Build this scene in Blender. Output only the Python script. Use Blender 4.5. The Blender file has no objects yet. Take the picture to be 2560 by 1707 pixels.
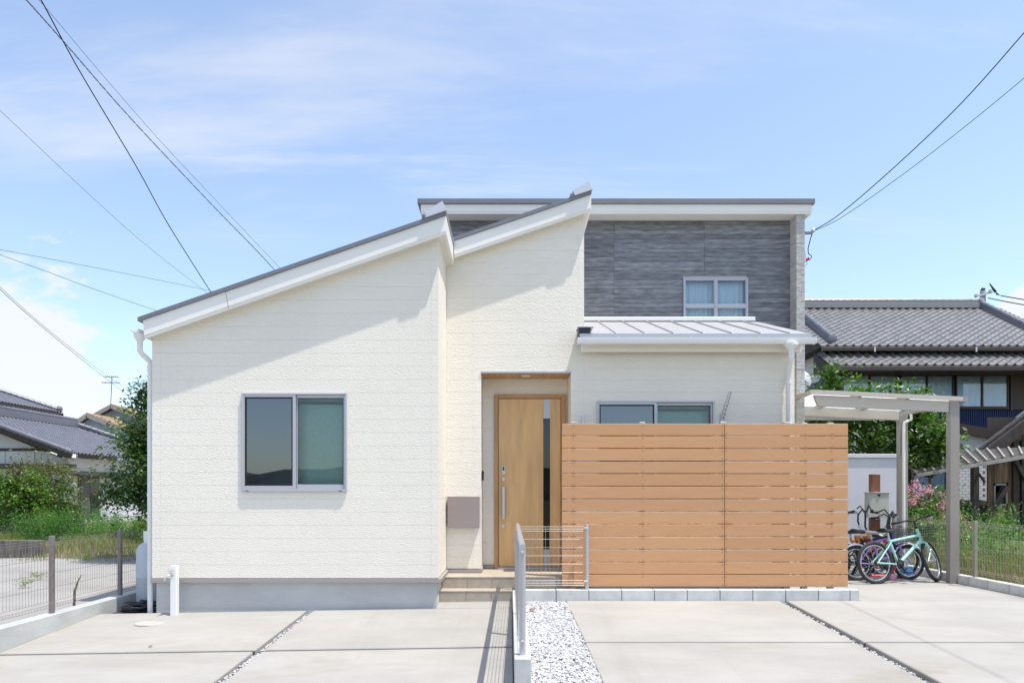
import bpy, math, random
import numpy as np
from mathutils import Vector, Matrix
from math import radians as R

random.seed(7); rng = np.random.default_rng(7)
scene = bpy.context.scene
col = scene.collection

# ------------------------------------------------------------------ camera
F = 1706.67; VX = 1275.0; HY = 1230.0; EZ = 1.267      # calibration: focal length in photo pixels, vanishing point, eye height
cam_d = bpy.data.cameras.new('camera'); cam = bpy.data.objects.new('camera', cam_d); col.objects.link(cam)
cam_d.sensor_width = 36.0; cam_d.lens = F * 36.0 / 2560.0
cam_d.shift_x = (1280 - VX) / 2560.0; cam_d.shift_y = (HY - 853.5) / 2560.0
cam_d.clip_start = 0.1; cam_d.clip_end = 3000
cam.location = (0, 0, EZ); cam.rotation_euler = (R(90), 0, 0)
scene.camera = cam

# ------------------------------------------------------------------ sky and sun
SUN = Vector((0.30, -0.16, 1.0)).normalized()
world = bpy.data.worlds.new('World'); scene.world = world; world.use_nodes = True
nt = world.node_tree; nt.nodes.clear()
def N(tree, typ, **kw):
    n = tree.nodes.new(typ)
    for k, v in kw.items():
        if k.startswith('i_'):
            n.inputs[k[2:].replace('_', ' ')].default_value = v
        else:
            setattr(n, k, v)
    return n
def mathn(tree, op, a, b=None, c=None, clamp=False):
    n = tree.nodes.new('ShaderNodeMath'); n.operation = op; n.use_clamp = clamp
    for i, v in enumerate((a, b, c)):
        if v is None: continue
        if isinstance(v, (int, float)): n.inputs[i].default_value = v
        else: tree.links.new(v, n.inputs[i])
    return n.outputs[0]
def smooth(tree, v, lo, hi):
    n = tree.nodes.new('ShaderNodeMapRange'); n.interpolation_type = 'SMOOTHSTEP'
    tree.links.new(v, n.inputs[0]); n.inputs[1].default_value = lo; n.inputs[2].default_value = hi
    return n.outputs[0]
sky = N(nt, 'ShaderNodeTexSky'); sky.sky_type = 'NISHITA'; sky.sun_disc = False
sky.sun_elevation = math.asin(SUN.z); sky.sun_rotation = math.atan2(SUN.x, SUN.y)
sky.air_density = 1.0; sky.dust_density = 0.9; sky.ozone_density = 1.0
tc = N(nt, 'ShaderNodeTexCoord'); sep = N(nt, 'ShaderNodeSeparateXYZ'); nt.links.new(tc.outputs['Generated'], sep.inputs[0])
dx, dy, dz = sep.outputs
zc = mathn(nt, 'MAXIMUM', dz, 0.02)
# cirrus: thin streaks on a high flat layer
px_ = mathn(nt, 'DIVIDE', dx, mathn(nt, 'ADD', zc, 0.12)); py_ = mathn(nt, 'DIVIDE', dy, mathn(nt, 'ADD', zc, 0.12))
cmb = N(nt, 'ShaderNodeCombineXYZ'); nt.links.new(px_, cmb.inputs[0]); nt.links.new(py_, cmb.inputs[1])
mp = N(nt, 'ShaderNodeMapping'); mp.inputs['Rotation'].default_value = (0, 0, R(24)); mp.inputs['Scale'].default_value = (0.50, 2.3, 1); mp.inputs['Location'].default_value = (3.1, 0.35, 0)
nt.links.new(cmb.outputs[0], mp.inputs[0])
n1 = N(nt, 'ShaderNodeTexNoise', i_Scale=1.0, i_Detail=7.0, i_Roughness=0.6, i_Distortion=0.5); nt.links.new(mp.outputs[0], n1.inputs['Vector'])
cir = mathn(nt, 'MULTIPLY', smooth(nt, n1.outputs[0], 0.47, 0.78), smooth(nt, dz, 0.24, 0.42))
cir = mathn(nt, 'ADD', mathn(nt, 'MULTIPLY', cir, 0.55), 0.10)     # streaks over an even thin veil
# cumulus: banks low over the horizon
mp2 = N(nt, 'ShaderNodeMapping'); mp2.inputs['Scale'].default_value = (6.4, 6.4, 10.5); mp2.inputs['Location'].default_value = (0.4, 2.2, 1.3)
nt.links.new(tc.outputs['Generated'], mp2.inputs[0])
n2 = N(nt, 'ShaderNodeTexNoise', i_Scale=1.0, i_Detail=10.0, i_Roughness=0.60, i_Distortion=0.1); nt.links.new(mp2.outputs[0], n2.inputs['Vector'])
side = smooth(nt, mathn(nt, 'ABSOLUTE', mathn(nt, 'ADD', dx, -0.03)), 0.42, 0.60)
band = mathn(nt, 'MULTIPLY', smooth(nt, dz, 0.45, 0.12), side)
thr = mathn(nt, 'ADD', n2.outputs[0], mathn(nt, 'MULTIPLY', mathn(nt, 'ADD', band, -1.0), 0.5))
cum = mathn(nt, 'MULTIPLY', smooth(nt, thr, 0.29, 0.41), 0.92)
cloud = mathn(nt, 'MAXIMUM', cir, cum)
bg = N(nt, 'ShaderNodeBackground', i_Strength=0.112); nt.links.new(sky.outputs[0], bg.inputs[0])
bgc = N(nt, 'ShaderNodeBackground', i_Strength=0.41); bgc.inputs[0].default_value = (0.94, 0.955, 1.0, 1)
mixw = N(nt, 'ShaderNodeMixShader'); nt.links.new(cloud, mixw.inputs[0]); nt.links.new(bg.outputs[0], mixw.inputs[1]); nt.links.new(bgc.outputs[0], mixw.inputs[2])
ow = N(nt, 'ShaderNodeOutputWorld'); nt.links.new(mixw.outputs[0], ow.inputs[0])

sun_d = bpy.data.lights.new('sun', 'SUN'); sun_d.energy = 2.15; sun_d.angle = R(0.53); sun_d.color = (1.0, 0.95, 0.87)
sun = bpy.data.objects.new('sun', sun_d); col.objects.link(sun)
sun.rotation_euler = (-SUN).to_track_quat('-Z', 'Y').to_euler(); sun.location = (4, -3, 14)
scene.view_settings.view_transform = 'Standard'; scene.view_settings.look = 'None'
scene.view_settings.gamma = 1.0; scene.view_settings.exposure = 1.30; scene.view_settings.use_curve_mapping = False
scene.cycles.max_bounces = 10; scene.cycles.transparent_max_bounces = 24; scene.cycles.diffuse_bounces = 5; scene.cycles.glossy_bounces = 4

# ------------------------------------------------------------------ helpers
def P(px, py, Y):
    s = F / Y
    return Vector(((px - VX) / s, Y, EZ + (HY - py) / s))
def PX(px, Y): return (px - VX) * Y / F
def PZ(py, Y): return EZ + (HY - py) * Y / F

MATS = {}
def mat(name, c, rough=0.6, metal=0.0, var=0.0, vscale=(3, 3, 3), bump=0.0, bscale=(60, 60, 60), bdist=0.004, rnd=0.0, island=0.0,
        spec=0.5, trans=0.0, c2=None, detail=5.0, speck=0.0, coat=0.0, stain=None, stain2=None):
    """plain procedural material: base colour, a mottled variation, per-object / per-island tint and fine bump"""
    m = bpy.data.materials.new(name); m.use_nodes = True; t = m.node_tree; b = t.nodes['Principled BSDF']; L = t.links.new
    b.inputs['Roughness'].default_value = rough; b.inputs['Metallic'].default_value = metal
    b.inputs['Specular IOR Level'].default_value = spec; b.inputs['Coat Weight'].default_value = coat
    c = tuple(c) + (1,); out = None
    rgb = N(t, 'ShaderNodeRGB'); rgb.outputs[0].default_value = c; out = rgb.outputs[0]
    co = N(t, 'ShaderNodeTexCoord').outputs['Object']
    if var > 0 or c2:
        mp = N(t, 'ShaderNodeMapping'); mp.inputs['Scale'].default_value = vscale; L(co, mp.inputs[0])
        nz = N(t, 'ShaderNodeTexNoise', i_Scale=1.0, i_Detail=detail, i_Roughness=0.62); L(mp.outputs[0], nz.inputs['Vector'])
        mx = N(t, 'ShaderNodeMix', data_type='RGBA'); L(smooth(t, nz.outputs[0], 0.3, 0.7), mx.inputs[0])
        hi = c2 if c2 else tuple(min(1, v * (1 + var)) for v in c[:3]); lo = c[:3] if c2 else tuple(v * (1 - var) for v in c[:3])
        mx.inputs[6].default_value = tuple(lo) + (1,); mx.inputs[7].default_value = tuple(hi) + (1,); out = mx.outputs[2]
    for st_ in (stain, stain2):
        if not st_: continue
        sc_, amt, scol = st_
        mp = N(t, 'ShaderNodeMapping'); mp.inputs['Scale'].default_value = sc_; L(co, mp.inputs[0])
        nz = N(t, 'ShaderNodeTexNoise', i_Scale=1.0, i_Detail=6.0, i_Roughness=0.7, i_Distortion=0.6); L(mp.outputs[0], nz.inputs['Vector'])
        mx = N(t, 'ShaderNodeMix', data_type='RGBA'); L(mathn(t, 'MULTIPLY', smooth(t, nz.outputs[0], 0.52, 0.74), amt), mx.inputs[0])
        L(out, mx.inputs[6]); mx.inputs[7].default_value = tuple(scol) + (1,); out = mx.outputs[2]
    if speck > 0:
        nz = N(t, 'ShaderNodeTexNoise', i_Scale=220.0, i_Detail=2.0); L(co, nz.inputs['Vector'])
        hv = N(t, 'ShaderNodeHueSaturation'); L(out, hv.inputs['Color'])
        L(mathn(t, 'ADD', mathn(t, 'MULTIPLY', nz.outputs[0], speck * 2), 1 - speck), hv.inputs['Value']); out = hv.outputs[0]
    if rnd > 0 or island > 0:
        src = N(t, 'ShaderNodeObjectInfo').outputs['Random'] if rnd > 0 else N(t, 'ShaderNodeNewGeometry').outputs['Random Per Island']
        a = max(rnd, island); hv = N(t, 'ShaderNodeHueSaturation'); L(out, hv.inputs['Color'])
        L(mathn(t, 'ADD', mathn(t, 'MULTIPLY', src, 2 * a), 1 - a), hv.inputs['Value'])
        if island > 0.2: L(mathn(t, 'ADD', mathn(t, 'MULTIPLY', src, 0.04), 0.48), hv.inputs['Hue'])
        out = hv.outputs[0]
    L(out, b.inputs['Base Color'])
    if bump > 0:
        mp = N(t, 'ShaderNodeMapping'); mp.inputs['Scale'].default_value = bscale; L(co, mp.inputs[0])
        nz = N(t, 'ShaderNodeTexNoise', i_Scale=1.0, i_Detail=4.0, i_Roughness=0.55); L(mp.outputs[0], nz.inputs['Vector'])
        bp = N(t, 'ShaderNodeBump', i_Strength=bump, i_Distance=bdist); L(nz.outputs[0], bp.inputs['Height']); L(bp.outputs[0], b.inputs['Normal'])
    if trans > 0:
        tr = N(t, 'ShaderNodeBsdfTranslucent'); hv = N(t, 'ShaderNodeHueSaturation', i_Saturation=1.15, i_Value=1.5); L(out, hv.inputs['Color']); L(hv.outputs[0], tr.inputs[0])
        ms = N(t, 'ShaderNodeMixShader', i_Fac=trans); L(b.outputs[0], ms.inputs[1]); L(tr.outputs[0], ms.inputs[2])
        L(ms.outputs[0], t.nodes['Material Output'].inputs[0])
    MATS[name] = m
    return m
def glass(name, tint, ior=1.7, rough=0.0):
    m = bpy.data.materials.new(name); m.use_nodes = True; t = m.node_tree; t.nodes.remove(t.nodes['Principled BSDF']); L = t.links.new
    tr = N(t, 'ShaderNodeBsdfTransparent'); tr.inputs[0].default_value = tuple(tint) + (1,)
    gl = N(t, 'ShaderNodeBsdfGlossy', i_Roughness=rough); gl.inputs[0].default_value = (0.9, 0.95, 1, 1)
    fr = N(t, 'ShaderNodeFresnel', i_IOR=ior); ms = N(t, 'ShaderNodeMixShader')
    L(fr.outputs[0], ms.inputs[0]); L(tr.outputs[0], ms.inputs[1]); L(gl.outputs[0], ms.inputs[2]); L(ms.outputs[0], t.nodes['Material Output'].inputs[0])
    MATS[name] = m; return m

class MB:
    """collects shapes and links them as one mesh object"""
    def __init__(s): s.v = []; s.f = []
    def add(s, vs, fs):
        o = len(s.v); s.v += [tuple(v) for v in vs]; s.f += [tuple(i + o for i in f) for f in fs]; return s
    def box(s, x0, y0, z0, x1, y1, z1, b=0.0):
        if b <= 0:
            return s.add([(x0,y0,z0),(x1,y0,z0),(x1,y1,z0),(x0,y1,z0),(x0,y0,z1),(x1,y0,z1),(x1,y1,z1),(x0,y1,z1)],
                         [(0,3,2,1),(4,5,6,7),(0,1,5,4),(1,2,6,5),(2,3,7,6),(3,0,4,7)])
        # chamfered box
        vs = []; ix = {}
        for i, X in enumerate((x0, x1)):
            for j, Yy in enumerate((y0, y1)):
                for k, Z in enumerate((z0, z1)):
                    sx, sy, sz = (1, -1)[i] * b, (1, -1)[j] * b, (1, -1)[k] * b
                    ix[i,j,k,0] = len(vs); vs.append((X, Yy + sy, Z + sz))
                    ix[i,j,k,1] = len(vs); vs.append((X + sx, Yy, Z + sz))
                    ix[i,j,k,2] = len(vs); vs.append((X + sx, Yy + sy, Z))
        fs = []
        q = [(0,0),(1,0),(1,1),(0,1)]
        for i in (0, 1):
            for a in range(3):
                f = []
                for u, w in q:
                    c = [u, w]; c.insert(a, i); f.append(ix[c[0], c[1], c[2], a])
                fs.append(tuple(f))
        for a, b_ in ((0,1),(1,2),(0,2)):
            c_ = 3 - a - b_
            for u in (0, 1):
                for w in (0, 1):
                    c0 = [0,0,0]; c0[a] = u; c0[b_] = w; c1 = list(c0); c1[c_] = 1
                    fs.append((ix[c0[0],c0[1],c0[2],a], ix[c1[0],c1[1],c1[2],a], ix[c1[0],c1[1],c1[2],b_], ix[c0[0],c0[1],c0[2],b_]))
        for i in (0, 1):
            for j in (0, 1):
                for k in (0, 1):
                    fs.append((ix[i,j,k,0], ix[i,j,k,1], ix[i,j,k,2]))
        return s.add(vs, fs)
    def poly(s, pts): return s.add(pts, [tuple(range(len(pts)))])
    def prism_y(s, pts, y0, y1):      # polygon in x,z swept along y
        n = len(pts)
        return s.add([(x, y0, z) for x, z in pts] + [(x, y1, z) for x, z in pts],
                     [tuple(range(n))[::-1], tuple(range(n, 2*n))] + [(i, (i+1) % n, n + (i+1) % n, n + i) for i in range(n)])
    def prism_x(s, pts, x0, x1):      # polygon in y,z swept along x
        n = len(pts)
        return s.add([(x0, y, z) for y, z in pts] + [(x1, y, z) for y, z in pts],
                     [tuple(range(n))[::-1], tuple(range(n, 2*n))] + [(i, (i+1) % n, n + (i+1) % n, n + i) for i in range(n)])
    def bar(s, p, q, w, h, up=(0, 0, 1)):
        p = Vector(p); q = Vector(q); d = (q - p).normalized(); sd = d.cross(Vector(up))
        if sd.length < 1e-4: sd = d.cross(Vector((0, 1, 0)))
        sd.normalize(); u = sd.cross(d).normalized(); vs = []
        for c in (p, q):
            for a, b in ((-1,-1),(1,-1),(1,1),(-1,1)): vs.append(c + sd * a * w / 2 + u * b * h / 2)
        return s.add(vs, [(3,2,1,0),(4,5,6,7),(0,1,5,4),(1,2,6,5),(2,3,7,6),(3,0,4,7)])
    def tube(s, pts, r, n=8, close=False, cap=True):
        pts = [Vector(p) for p in pts]; m = len(pts); rr = r if isinstance(r, (list, tuple)) else [r] * m
        d0 = (pts[1] - pts[0]).normalized(); ref = Vector((0, 0, 1)) if abs(d0.z) < 0.9 else Vector((1, 0, 0)); vs = []; fs = []
        u = d0.cross(ref).normalized()
        for i in range(m):
            a = pts[(i - 1) % m] if (close or i > 0) else pts[0]; b = pts[(i + 1) % m] if (close or i < m - 1) else pts[-1]
            d = (b - a).normalized(); u = (u - d * u.dot(d)).normalized(); w = d.cross(u)
            for k in range(n):
                an = 2 * math.pi * k / n; vs.append(pts[i] + (u * math.cos(an) + w * math.sin(an)) * rr[i])
        for i in range(m if close else m - 1):
            j = (i + 1) % m
            for k in range(n): fs.append((i*n + k, i*n + (k+1) % n, j*n + (k+1) % n, j*n + k))
        if cap and not close: fs += [tuple(range(n))[::-1], tuple(range((m-1)*n, m*n))]
        return s.add(vs, fs)
    def lathe(s, prof, c=(0, 0, 0), n=20, axis='z'):
        vs = []; fs = []; m = len(prof)
        for r, h in prof:
            for k in range(n):
                a = 2 * math.pi * k / n; x, y = r * math.cos(a), r * math.sin(a)
                p = (x, y, h) if axis == 'z' else ((x, h, y) if axis == 'y' else (h, x, y))
                vs.append((p[0] + c[0], p[1] + c[1], p[2] + c[2]))
        for i in range(m - 1):
            for k in range(n): fs.append((i*n + k, i*n + (k+1) % n, (i+1)*n + (k+1) % n, (i+1)*n + k))
        fs += [tuple(range(n))[::-1], tuple(range((m-1)*n, m*n))]
        return s.add(vs, fs)
    def mesh(s, name, m, smooth=False, off=(0, 0, 0)):
        me = bpy.data.meshes.new(name)
        v = np.array(s.v, dtype=float).reshape(-1, 3) - np.array(off); me.from_pydata(v.tolist(), [], s.f); me.update()
        if m is not None: me.materials.append(MATS[m] if isinstance(m, str) else m)
        import bmesh
        bm = bmesh.new(); bm.from_mesh(me); bmesh.ops.recalc_face_normals(bm, faces=bm.faces); bm.to_mesh(me); bm.free()
        if smooth:
            me.polygons.foreach_set('use_smooth', [True] * len(me.polygons))
            try: me.set_sharp_from_angle(angle=R(40))
            except Exception: pass
        return me
    def build(s, name, m, parent=None, smooth=False, local=False, **tags):
        off = (0, 0, 0) if (local or parent is None) else wloc(parent)
        o = bpy.data.objects.new(name, s.mesh(name, m, smooth, off)); col.objects.link(o)
        if parent is not None: o.parent = parent
        return tag(o, **tags)
def wloc(o):
    v = Vector(o.location)
    while o.parent: o = o.parent; v += Vector(o.location)
    return v
def tag(o, label=None, cat=None, group=None, kind=None):
    if label: o['label'] = label
    if cat: o['category'] = cat
    if group: o['group'] = group
    if kind: o['kind'] = kind
    return o
def thing(name, loc, label, cat, group=None, rz=0.0, rx=0.0, kind=None):
    o = bpy.data.objects.new(name, None); o.empty_display_size = 0.2; col.objects.link(o); o.location = loc; o.rotation_euler = (rx, 0, rz)
    return tag(o, label, cat, group, kind)
def piece(name, me, parent, loc, rot=(0, 0, 0), scale=(1, 1, 1)):
    """a copy that shares its mesh; loc in world axes relative to the parent's base"""
    o = bpy.data.objects.new(name, me); col.objects.link(o); o.parent = parent
    o.location = Vector(loc) - wloc(parent); o.rotation_euler = rot; o.scale = scale
    return o
def clip(poly, a, b, c):              # keep a*x + b*z <= c
    out = []
    for i in range(len(poly)):
        p, q = poly[i], poly[(i + 1) % len(poly)]; dp = a*p[0] + b*p[1] - c; dq = a*q[0] + b*q[1] - c
        if dp <= 0: out.append(p)
        if (dp < 0 < dq) or (dq < 0 < dp):
            t = dp / (dp - dq); out.append((p[0] + (q[0]-p[0])*t, p[1] + (q[1]-p[1])*t))
    return out
def siding(parent, poly, holes, y, z0, pitch, m, cols=(), name='siding_panel', gap=0.004, t=0.016, axis='y'):
    """courses of cladding panels: each panel is a piece of its own, clipped to the wall outline and cut round the openings"""
    zmax = max(p[1] for p in poly); xmin = min(p[0] for p in poly); xmax = max(p[0] for p in poly); k = 0
    zs = []
    z = z0
    while z < zmax: zs.append(z); z += pitch
    for z in zs:
        za, zb = z + gap / 2, z + pitch - gap / 2
        cuts = sorted(set([xmin] + [c for c in cols if xmin < c < xmax] + [xmax]))
        for xa, xb in zip(cuts[:-1], cuts[1:]):
            base = clip(clip(clip(clip(poly, 1, 0, xb - gap/2), -1, 0, -xa - gap/2), 0, 1, zb), 0, -1, -za)
            parts = [base]
            for hx0, hz0, hx1, hz1 in holes:
                new = []
                for q in parts:
                    if len(q) < 3: continue
                    new += [clip(q, 1, 0, hx0), clip(q, -1, 0, -hx1)]
                    mid = clip(clip(q, 1, 0, hx1), -1, 0, -hx0)
                    new += [clip(mid, 0, 1, hz0), clip(mid, 0, -1, -hz1)]
                parts = new
            for q in parts:
                if len(q) < 3: continue
                ar = abs(sum(q[i][0]*q[(i+1) % len(q)][1] - q[(i+1) % len(q)][0]*q[i][1] for i in range(len(q)))) / 2
                if ar < 2e-4: continue
                b = MB()
                if axis == 'y': b.prism_y(q, y - t, y)
                else: b.prism_x(q, y, y + t)
                b.build(name, m, parent); k += 1
    return k
# ------------------------------------------------------------------ materials
mat('cream_siding', (0.85, 0.80, 0.70), 0.75, var=0.025, vscale=(0.7, 0.7, 0.7), bump=0.9, bscale=(32, 32, 104), bdist=0.0088, rnd=0.004)
mat('backing', (0.82, 0.77, 0.68), 0.9)
mat('white_trim', (0.86, 0.835, 0.775), 0.45, var=0.02, vscale=(1, 1, 1))
mat('white_pipe', (0.80, 0.80, 0.78), 0.35)
mat('soffit', (0.74, 0.72, 0.67), 0.7, bump=0.3, bscale=(4, 120, 4), bdist=0.004)
mat('roof_metal', (0.20, 0.205, 0.225), 0.42, metal=0.3, var=0.05)
mat('roof_cap', (0.60, 0.61, 0.64), 0.38, metal=0.2)
mat('light_roof_metal', (0.43, 0.43, 0.45), 0.45, metal=0.1, var=0.03)
mat('flashing', (0.34, 0.31, 0.30), 0.5)
mat('foundation', (0.51, 0.51, 0.50), 0.9, var=0.10, vscale=(1.2, 1.2, 2.0), bump=0.25, bscale=(40, 40, 40), stain=((0.9, 0.9, 3.0), 0.35, (0.56, 0.565, 0.56)))
mat('grey_plank', (0.21, 0.219, 0.237), 0.7, var=0.34, vscale=(5, 5, 26), bump=0.5, bscale=(9, 9, 160), bdist=0.003, rnd=0.22, stain=((1.3, 1.3, 16), 0.6, (0.20, 0.165, 0.155)))
mat('tile_cladding', (0.52, 0.50, 0.48), 0.8, var=0.10, vscale=(9, 9, 30), bump=0.5, bscale=(60, 60, 90), island=0.12)
mat('aluminium', (0.50, 0.50, 0.53), 0.38, metal=0.35)
mat('dark_gasket', (0.02, 0.02, 0.022), 0.6)
mat('sheer_curtain', (0.92, 0.93, 0.94), 0.9)
mat('blind', (0.62, 0.67, 0.64), 0.85, bump=0.3, bscale=(300, 300, 300), var=0.06, vscale=(40, 40, 40))
mat('room_dark', (0.05, 0.055, 0.06), 0.9)
mat('oak_door', (0.70, 0.43, 0.19), 0.45, var=0.13, vscale=(9, 9, 1.1), bump=0.15, bscale=(60, 60, 5), stain=((22, 22, 1.6), 0.28, (0.49, 0.29, 0.125)))
mat('oak_frame', (0.50, 0.27, 0.12), 0.45, var=0.12, vscale=(9, 9, 1.5))
mat('soffit_plank', (0.50, 0.29, 0.12), 0.5, var=0.15, vscale=(30, 2, 3), rnd=0.10)
mat('satin_metal', (0.62, 0.62, 0.64), 0.30, metal=0.6)
mat('mailbox_paint', (0.31, 0.255, 0.245), 0.45, var=0.03)
mat('black_plastic', (0.018, 0.018, 0.02), 0.45)
mat('step_tile', (0.40, 0.345, 0.285), 0.7, var=0.08, vscale=(14, 14, 14), bump=0.3, bscale=(120, 120, 120), bdist=0.002, rnd=0.03, speck=0.10)
mat('tile_mortar', (0.55, 0.49, 0.42), 0.9)
mat('fence_board', (0.56, 0.30, 0.145), 0.62, var=0.04, vscale=(2, 2, 60), bump=0.35, bscale=(2.2, 2.2, 260), bdist=0.002, rnd=0.06, stain=((1.2, 1.2, 9), .3, (0.49, 0.25, 0.115)))
mat('fence_post', (0.46, 0.42, 0.36), 0.5, metal=0.2)
mat('screw', (0.22, 0.11, 0.055), 0.5)
mat('concrete', (0.35, 0.336, 0.308), 0.85, var=0.08, vscale=(0.8, 1.6, 0.9), bump=0.15, bscale=(60, 60, 60), bdist=0.002, speck=0.05, stain=((0.5, 1.0, 1.0), 0.60, (0.275, 0.24, 0.19)), rnd=0.03, stain2=((1.7, 0.16, 1.0), 0.32, (0.27, 0.255, 0.235)))
mat('curb_block', (0.55, 0.555, 0.54), 0.9, var=0.13, vscale=(5, 5, 3), bump=0.4, bscale=(90, 90, 90), bdist=0.003, rnd=0.05, speck=0.12)
mat('wall_concrete', (0.50, 0.51, 0.50), 0.9, var=0.14, vscale=(1.5, 1.5, 3), bump=0.3, bscale=(50, 50, 50), stain=((1.5, 1.5, 5), 0.4, (0.36, 0.37, 0.37)))
mat('mortar_dark', (0.10, 0.10, 0.10), 0.95)
mat('gravel', (0.53, 0.53, 0.545), 0.8, island=0.14)
mat('gravel_bed', (0.30, 0.30, 0.31), 0.95, var=0.3, vscale=(60, 60, 60), bump=0.8, bscale=(90, 90, 90), bdist=0.01)
mat('lot_gravel', (0.33, 0.32, 0.305), 0.95, var=0.10, vscale=(1.1, 1.1, 1), bump=0.9, bscale=(38, 38, 38), bdist=0.02, speck=0.25, stain=((0.22, 0.6, 1), 0.75, (0.26, 0.19, 0.125)))
mat('earth', (0.16, 0.125, 0.085), 0.95, var=0.3, vscale=(0.6, 0.6, 1), bump=0.8, bscale=(14, 14, 14), bdist=0.03, c2=(0.12, 0.15, 0.055))
mat('asphalt', (0.12, 0.12, 0.12), 0.9, var=0.15, vscale=(2, 2, 2), bump=0.5, bscale=(120, 120, 120), bdist=0.004)
mat('dark_soil', (0.05, 0.05, 0.05), 0.95, var=0.3, vscale=(9, 9, 9), bump=0.8, bscale=(40, 40, 40), bdist=0.02)
mat('hill_green', (0.05, 0.065, 0.06), 0.95, var=0.4, vscale=(0.08, 0.08, 0.08))
mat('taupe_metal', (0.335, 0.30, 0.27), 0.42, metal=0.25)
mat('fence_wire', (0.44, 0.40, 0.36), 0.4, metal=0.3)
mat('dark_fence_metal', (0.23, 0.20, 0.185), 0.45, metal=0.2)
mat('silver_metal', (0.52, 0.52, 0.54), 0.33, metal=0.5)
mat('steel_wire', (0.44, 0.43, 0.415), 0.35, metal=0.4)
glass('window_glass', (0.82, 0.90, 0.88), 1.5)
glass('screen_glass', (0.24, 0.36, 0.46), 2.2)
glass('dark_glass', (0.05, 0.055, 0.06), 1.6)
glass('clear_glass', (0.90, 0.96, 0.99), 1.5)

# ------------------------------------------------------------------ the ground
def zg(x, y):                                  # driveway surface: falls toward the street and a little to the left
    yy = min(y, 8.2)
    return -0.05 + 0.055 * (yy - 7.86) + 0.0155 * min(x, 0.0)
def struct(b, name, m, **kw):
    return b.build(name, m, kind='structure', **kw)
def sheet(x0, y0, x1, y1, zf, nx, ny):
    b = MB(); vs = []
    for j in range(ny + 1):
        for i in range(nx + 1):
            x = x0 + (x1 - x0) * i / nx; y = y0 + (y1 - y0) * j / ny; vs.append((x, y, zf(x, y)))
    fs = [(j*(nx+1)+i, j*(nx+1)+i+1, (j+1)*(nx+1)+i+1, (j+1)*(nx+1)+i) for j in range(ny) for i in range(nx)]
    return b.add(vs, fs)
struct(sheet(-900, -900, 900, 900, lambda x, y: -0.75, 6, 6), 'ground', 'earth')
struct(sheet(-90, -4, -4.83, 110, lambda x, y: -0.04 + 0.02 * math.sin(x * 1.3) * math.cos(y * 0.9), 60, 70), 'gravel_lot', 'lot_gravel')
struct(sheet(6.47, -4, 70, 70, lambda x, y: 0.02 + 0.03 * math.sin(x * 1.7 + y), 40, 40), 'garden_soil', 'earth')
struct(sheet(-4.70, 1.2, 6.36, 8.4, lambda x, y: zg(x, y) - 0.125, 24, 12), 'driveway_bed', 'gravel_bed')
struct(sheet(-4.70, 7.84, 6.36, 40, lambda x, y: -0.16, 4, 8), 'yard_soil', 'dark_soil')
struct(sheet(-60, -6.5, 60, 1.25, lambda x, y: -0.43, 12, 2), 'road', 'asphalt')
hb = MB(); hv = []; hf = []; n = 80
for i in range(n + 1):
    x = -420 + 840 * i / n; h = 6.5 + 2.0 * math.sin(i * 0.21) + 1.2 * math.sin(i * 0.9) + rng.uniform(-1.4, 1.4)
    hv += [(x, -150, -1), (x, -175, h), (x, -230, h * 1.25), (x, -300, -1)]
for i in range(n):
    for k in range(3): a = i*4 + k; hf.append((a, a+4, a+5, a+1))
struct(hb.add(hv, hf), 'wooded_hill', 'hill_green')

drive = thing('driveway', (0, 5.5, -0.2), None, None, kind='structure')
def slab(x0, x1, y0, y1, x0b=None, x1b=None):   # x0/x1 at the near edge, x0b/x1b at the far edge
    x0b = x0 if x0b is None else x0b; x1b = x1 if x1b is None else x1b
    b = MB(); e = 0.008
    top = [(x0+e, y0+e), (x1-e, y0+e), (x1b-e, y1-e), (x0b+e, y1-e)]; mid = [(x0, y0), (x1, y0), (x1b, y1), (x0b, y1)]
    vs = [(x, y, zg(x, y)) for x, y in top] + [(x, y, zg(x, y) - e) for x, y in mid] + [(x, y, zg(x, y) - 0.14) for x, y in mid]
    fs = [(0,1,2,3)]
    for k in (0, 4):
        fs += [(k+i, k+(i+1) % 4, k+4+(i+1) % 4, k+4+i) for i in range(4)]
    b.add(vs, fs); return b.build('concrete_slab', 'concrete', drive)
JL, JR = 6.235, 6.385
for a, b_ in ((1.3, JL - 0.034), (JL + 0.022, 7.83)):
    slab(-4.70, -2.335, a, b_); slab(-2.25, 0.025, a, b_)
slab(0.77, 3.19, 1.3, JR - 0.024, 0.703, 3.215); slab(0.703, 3.215, JR + 0.018, 8.19, 0.675, 3.225)
slab(3.31, 6.36, 1.3, JR - 0.024, 3.315, 6.36); slab(3.315, 6.36, JR + 0.018, 8.19, 3.32, 6.36)
slab(4.21, 6.36, 8.196, 12.6); slab(3.73, 4.20, 8.45, 12.2); slab(1.01, 3.725, 8.45, 8.86)
for xa, xb, yj in ((-4.70, -2.335, JL), (-2.25, .025, JL), (.703, 3.215, JR), (3.315, 6.36, JR)):
    jb = MB(); jb.add([(xa, yj - .04, zg(xa, yj) - .020), (xb, yj - .04, zg(xb, yj) - .020), (xb, yj + .03, zg(xb, yj) - .016), (xa, yj + .03, zg(xa, yj) - .016)], [(0, 1, 2, 3)]); jb.build('joint_filler', 'black_plastic', drive)
# apron strip beside the left block, up to the steps
b = MB(); b.add([(-0.85, 7.83, zg(-.85, 7.83)), (0.025, 7.83, zg(0, 7.83)), (0.025, 8.2, zg(0, 8.2)), (-0.85, 8.2, zg(-.85, 8.2))], [(0, 1, 2, 3)])
b.build('concrete_slab', 'concrete', drive)

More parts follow.
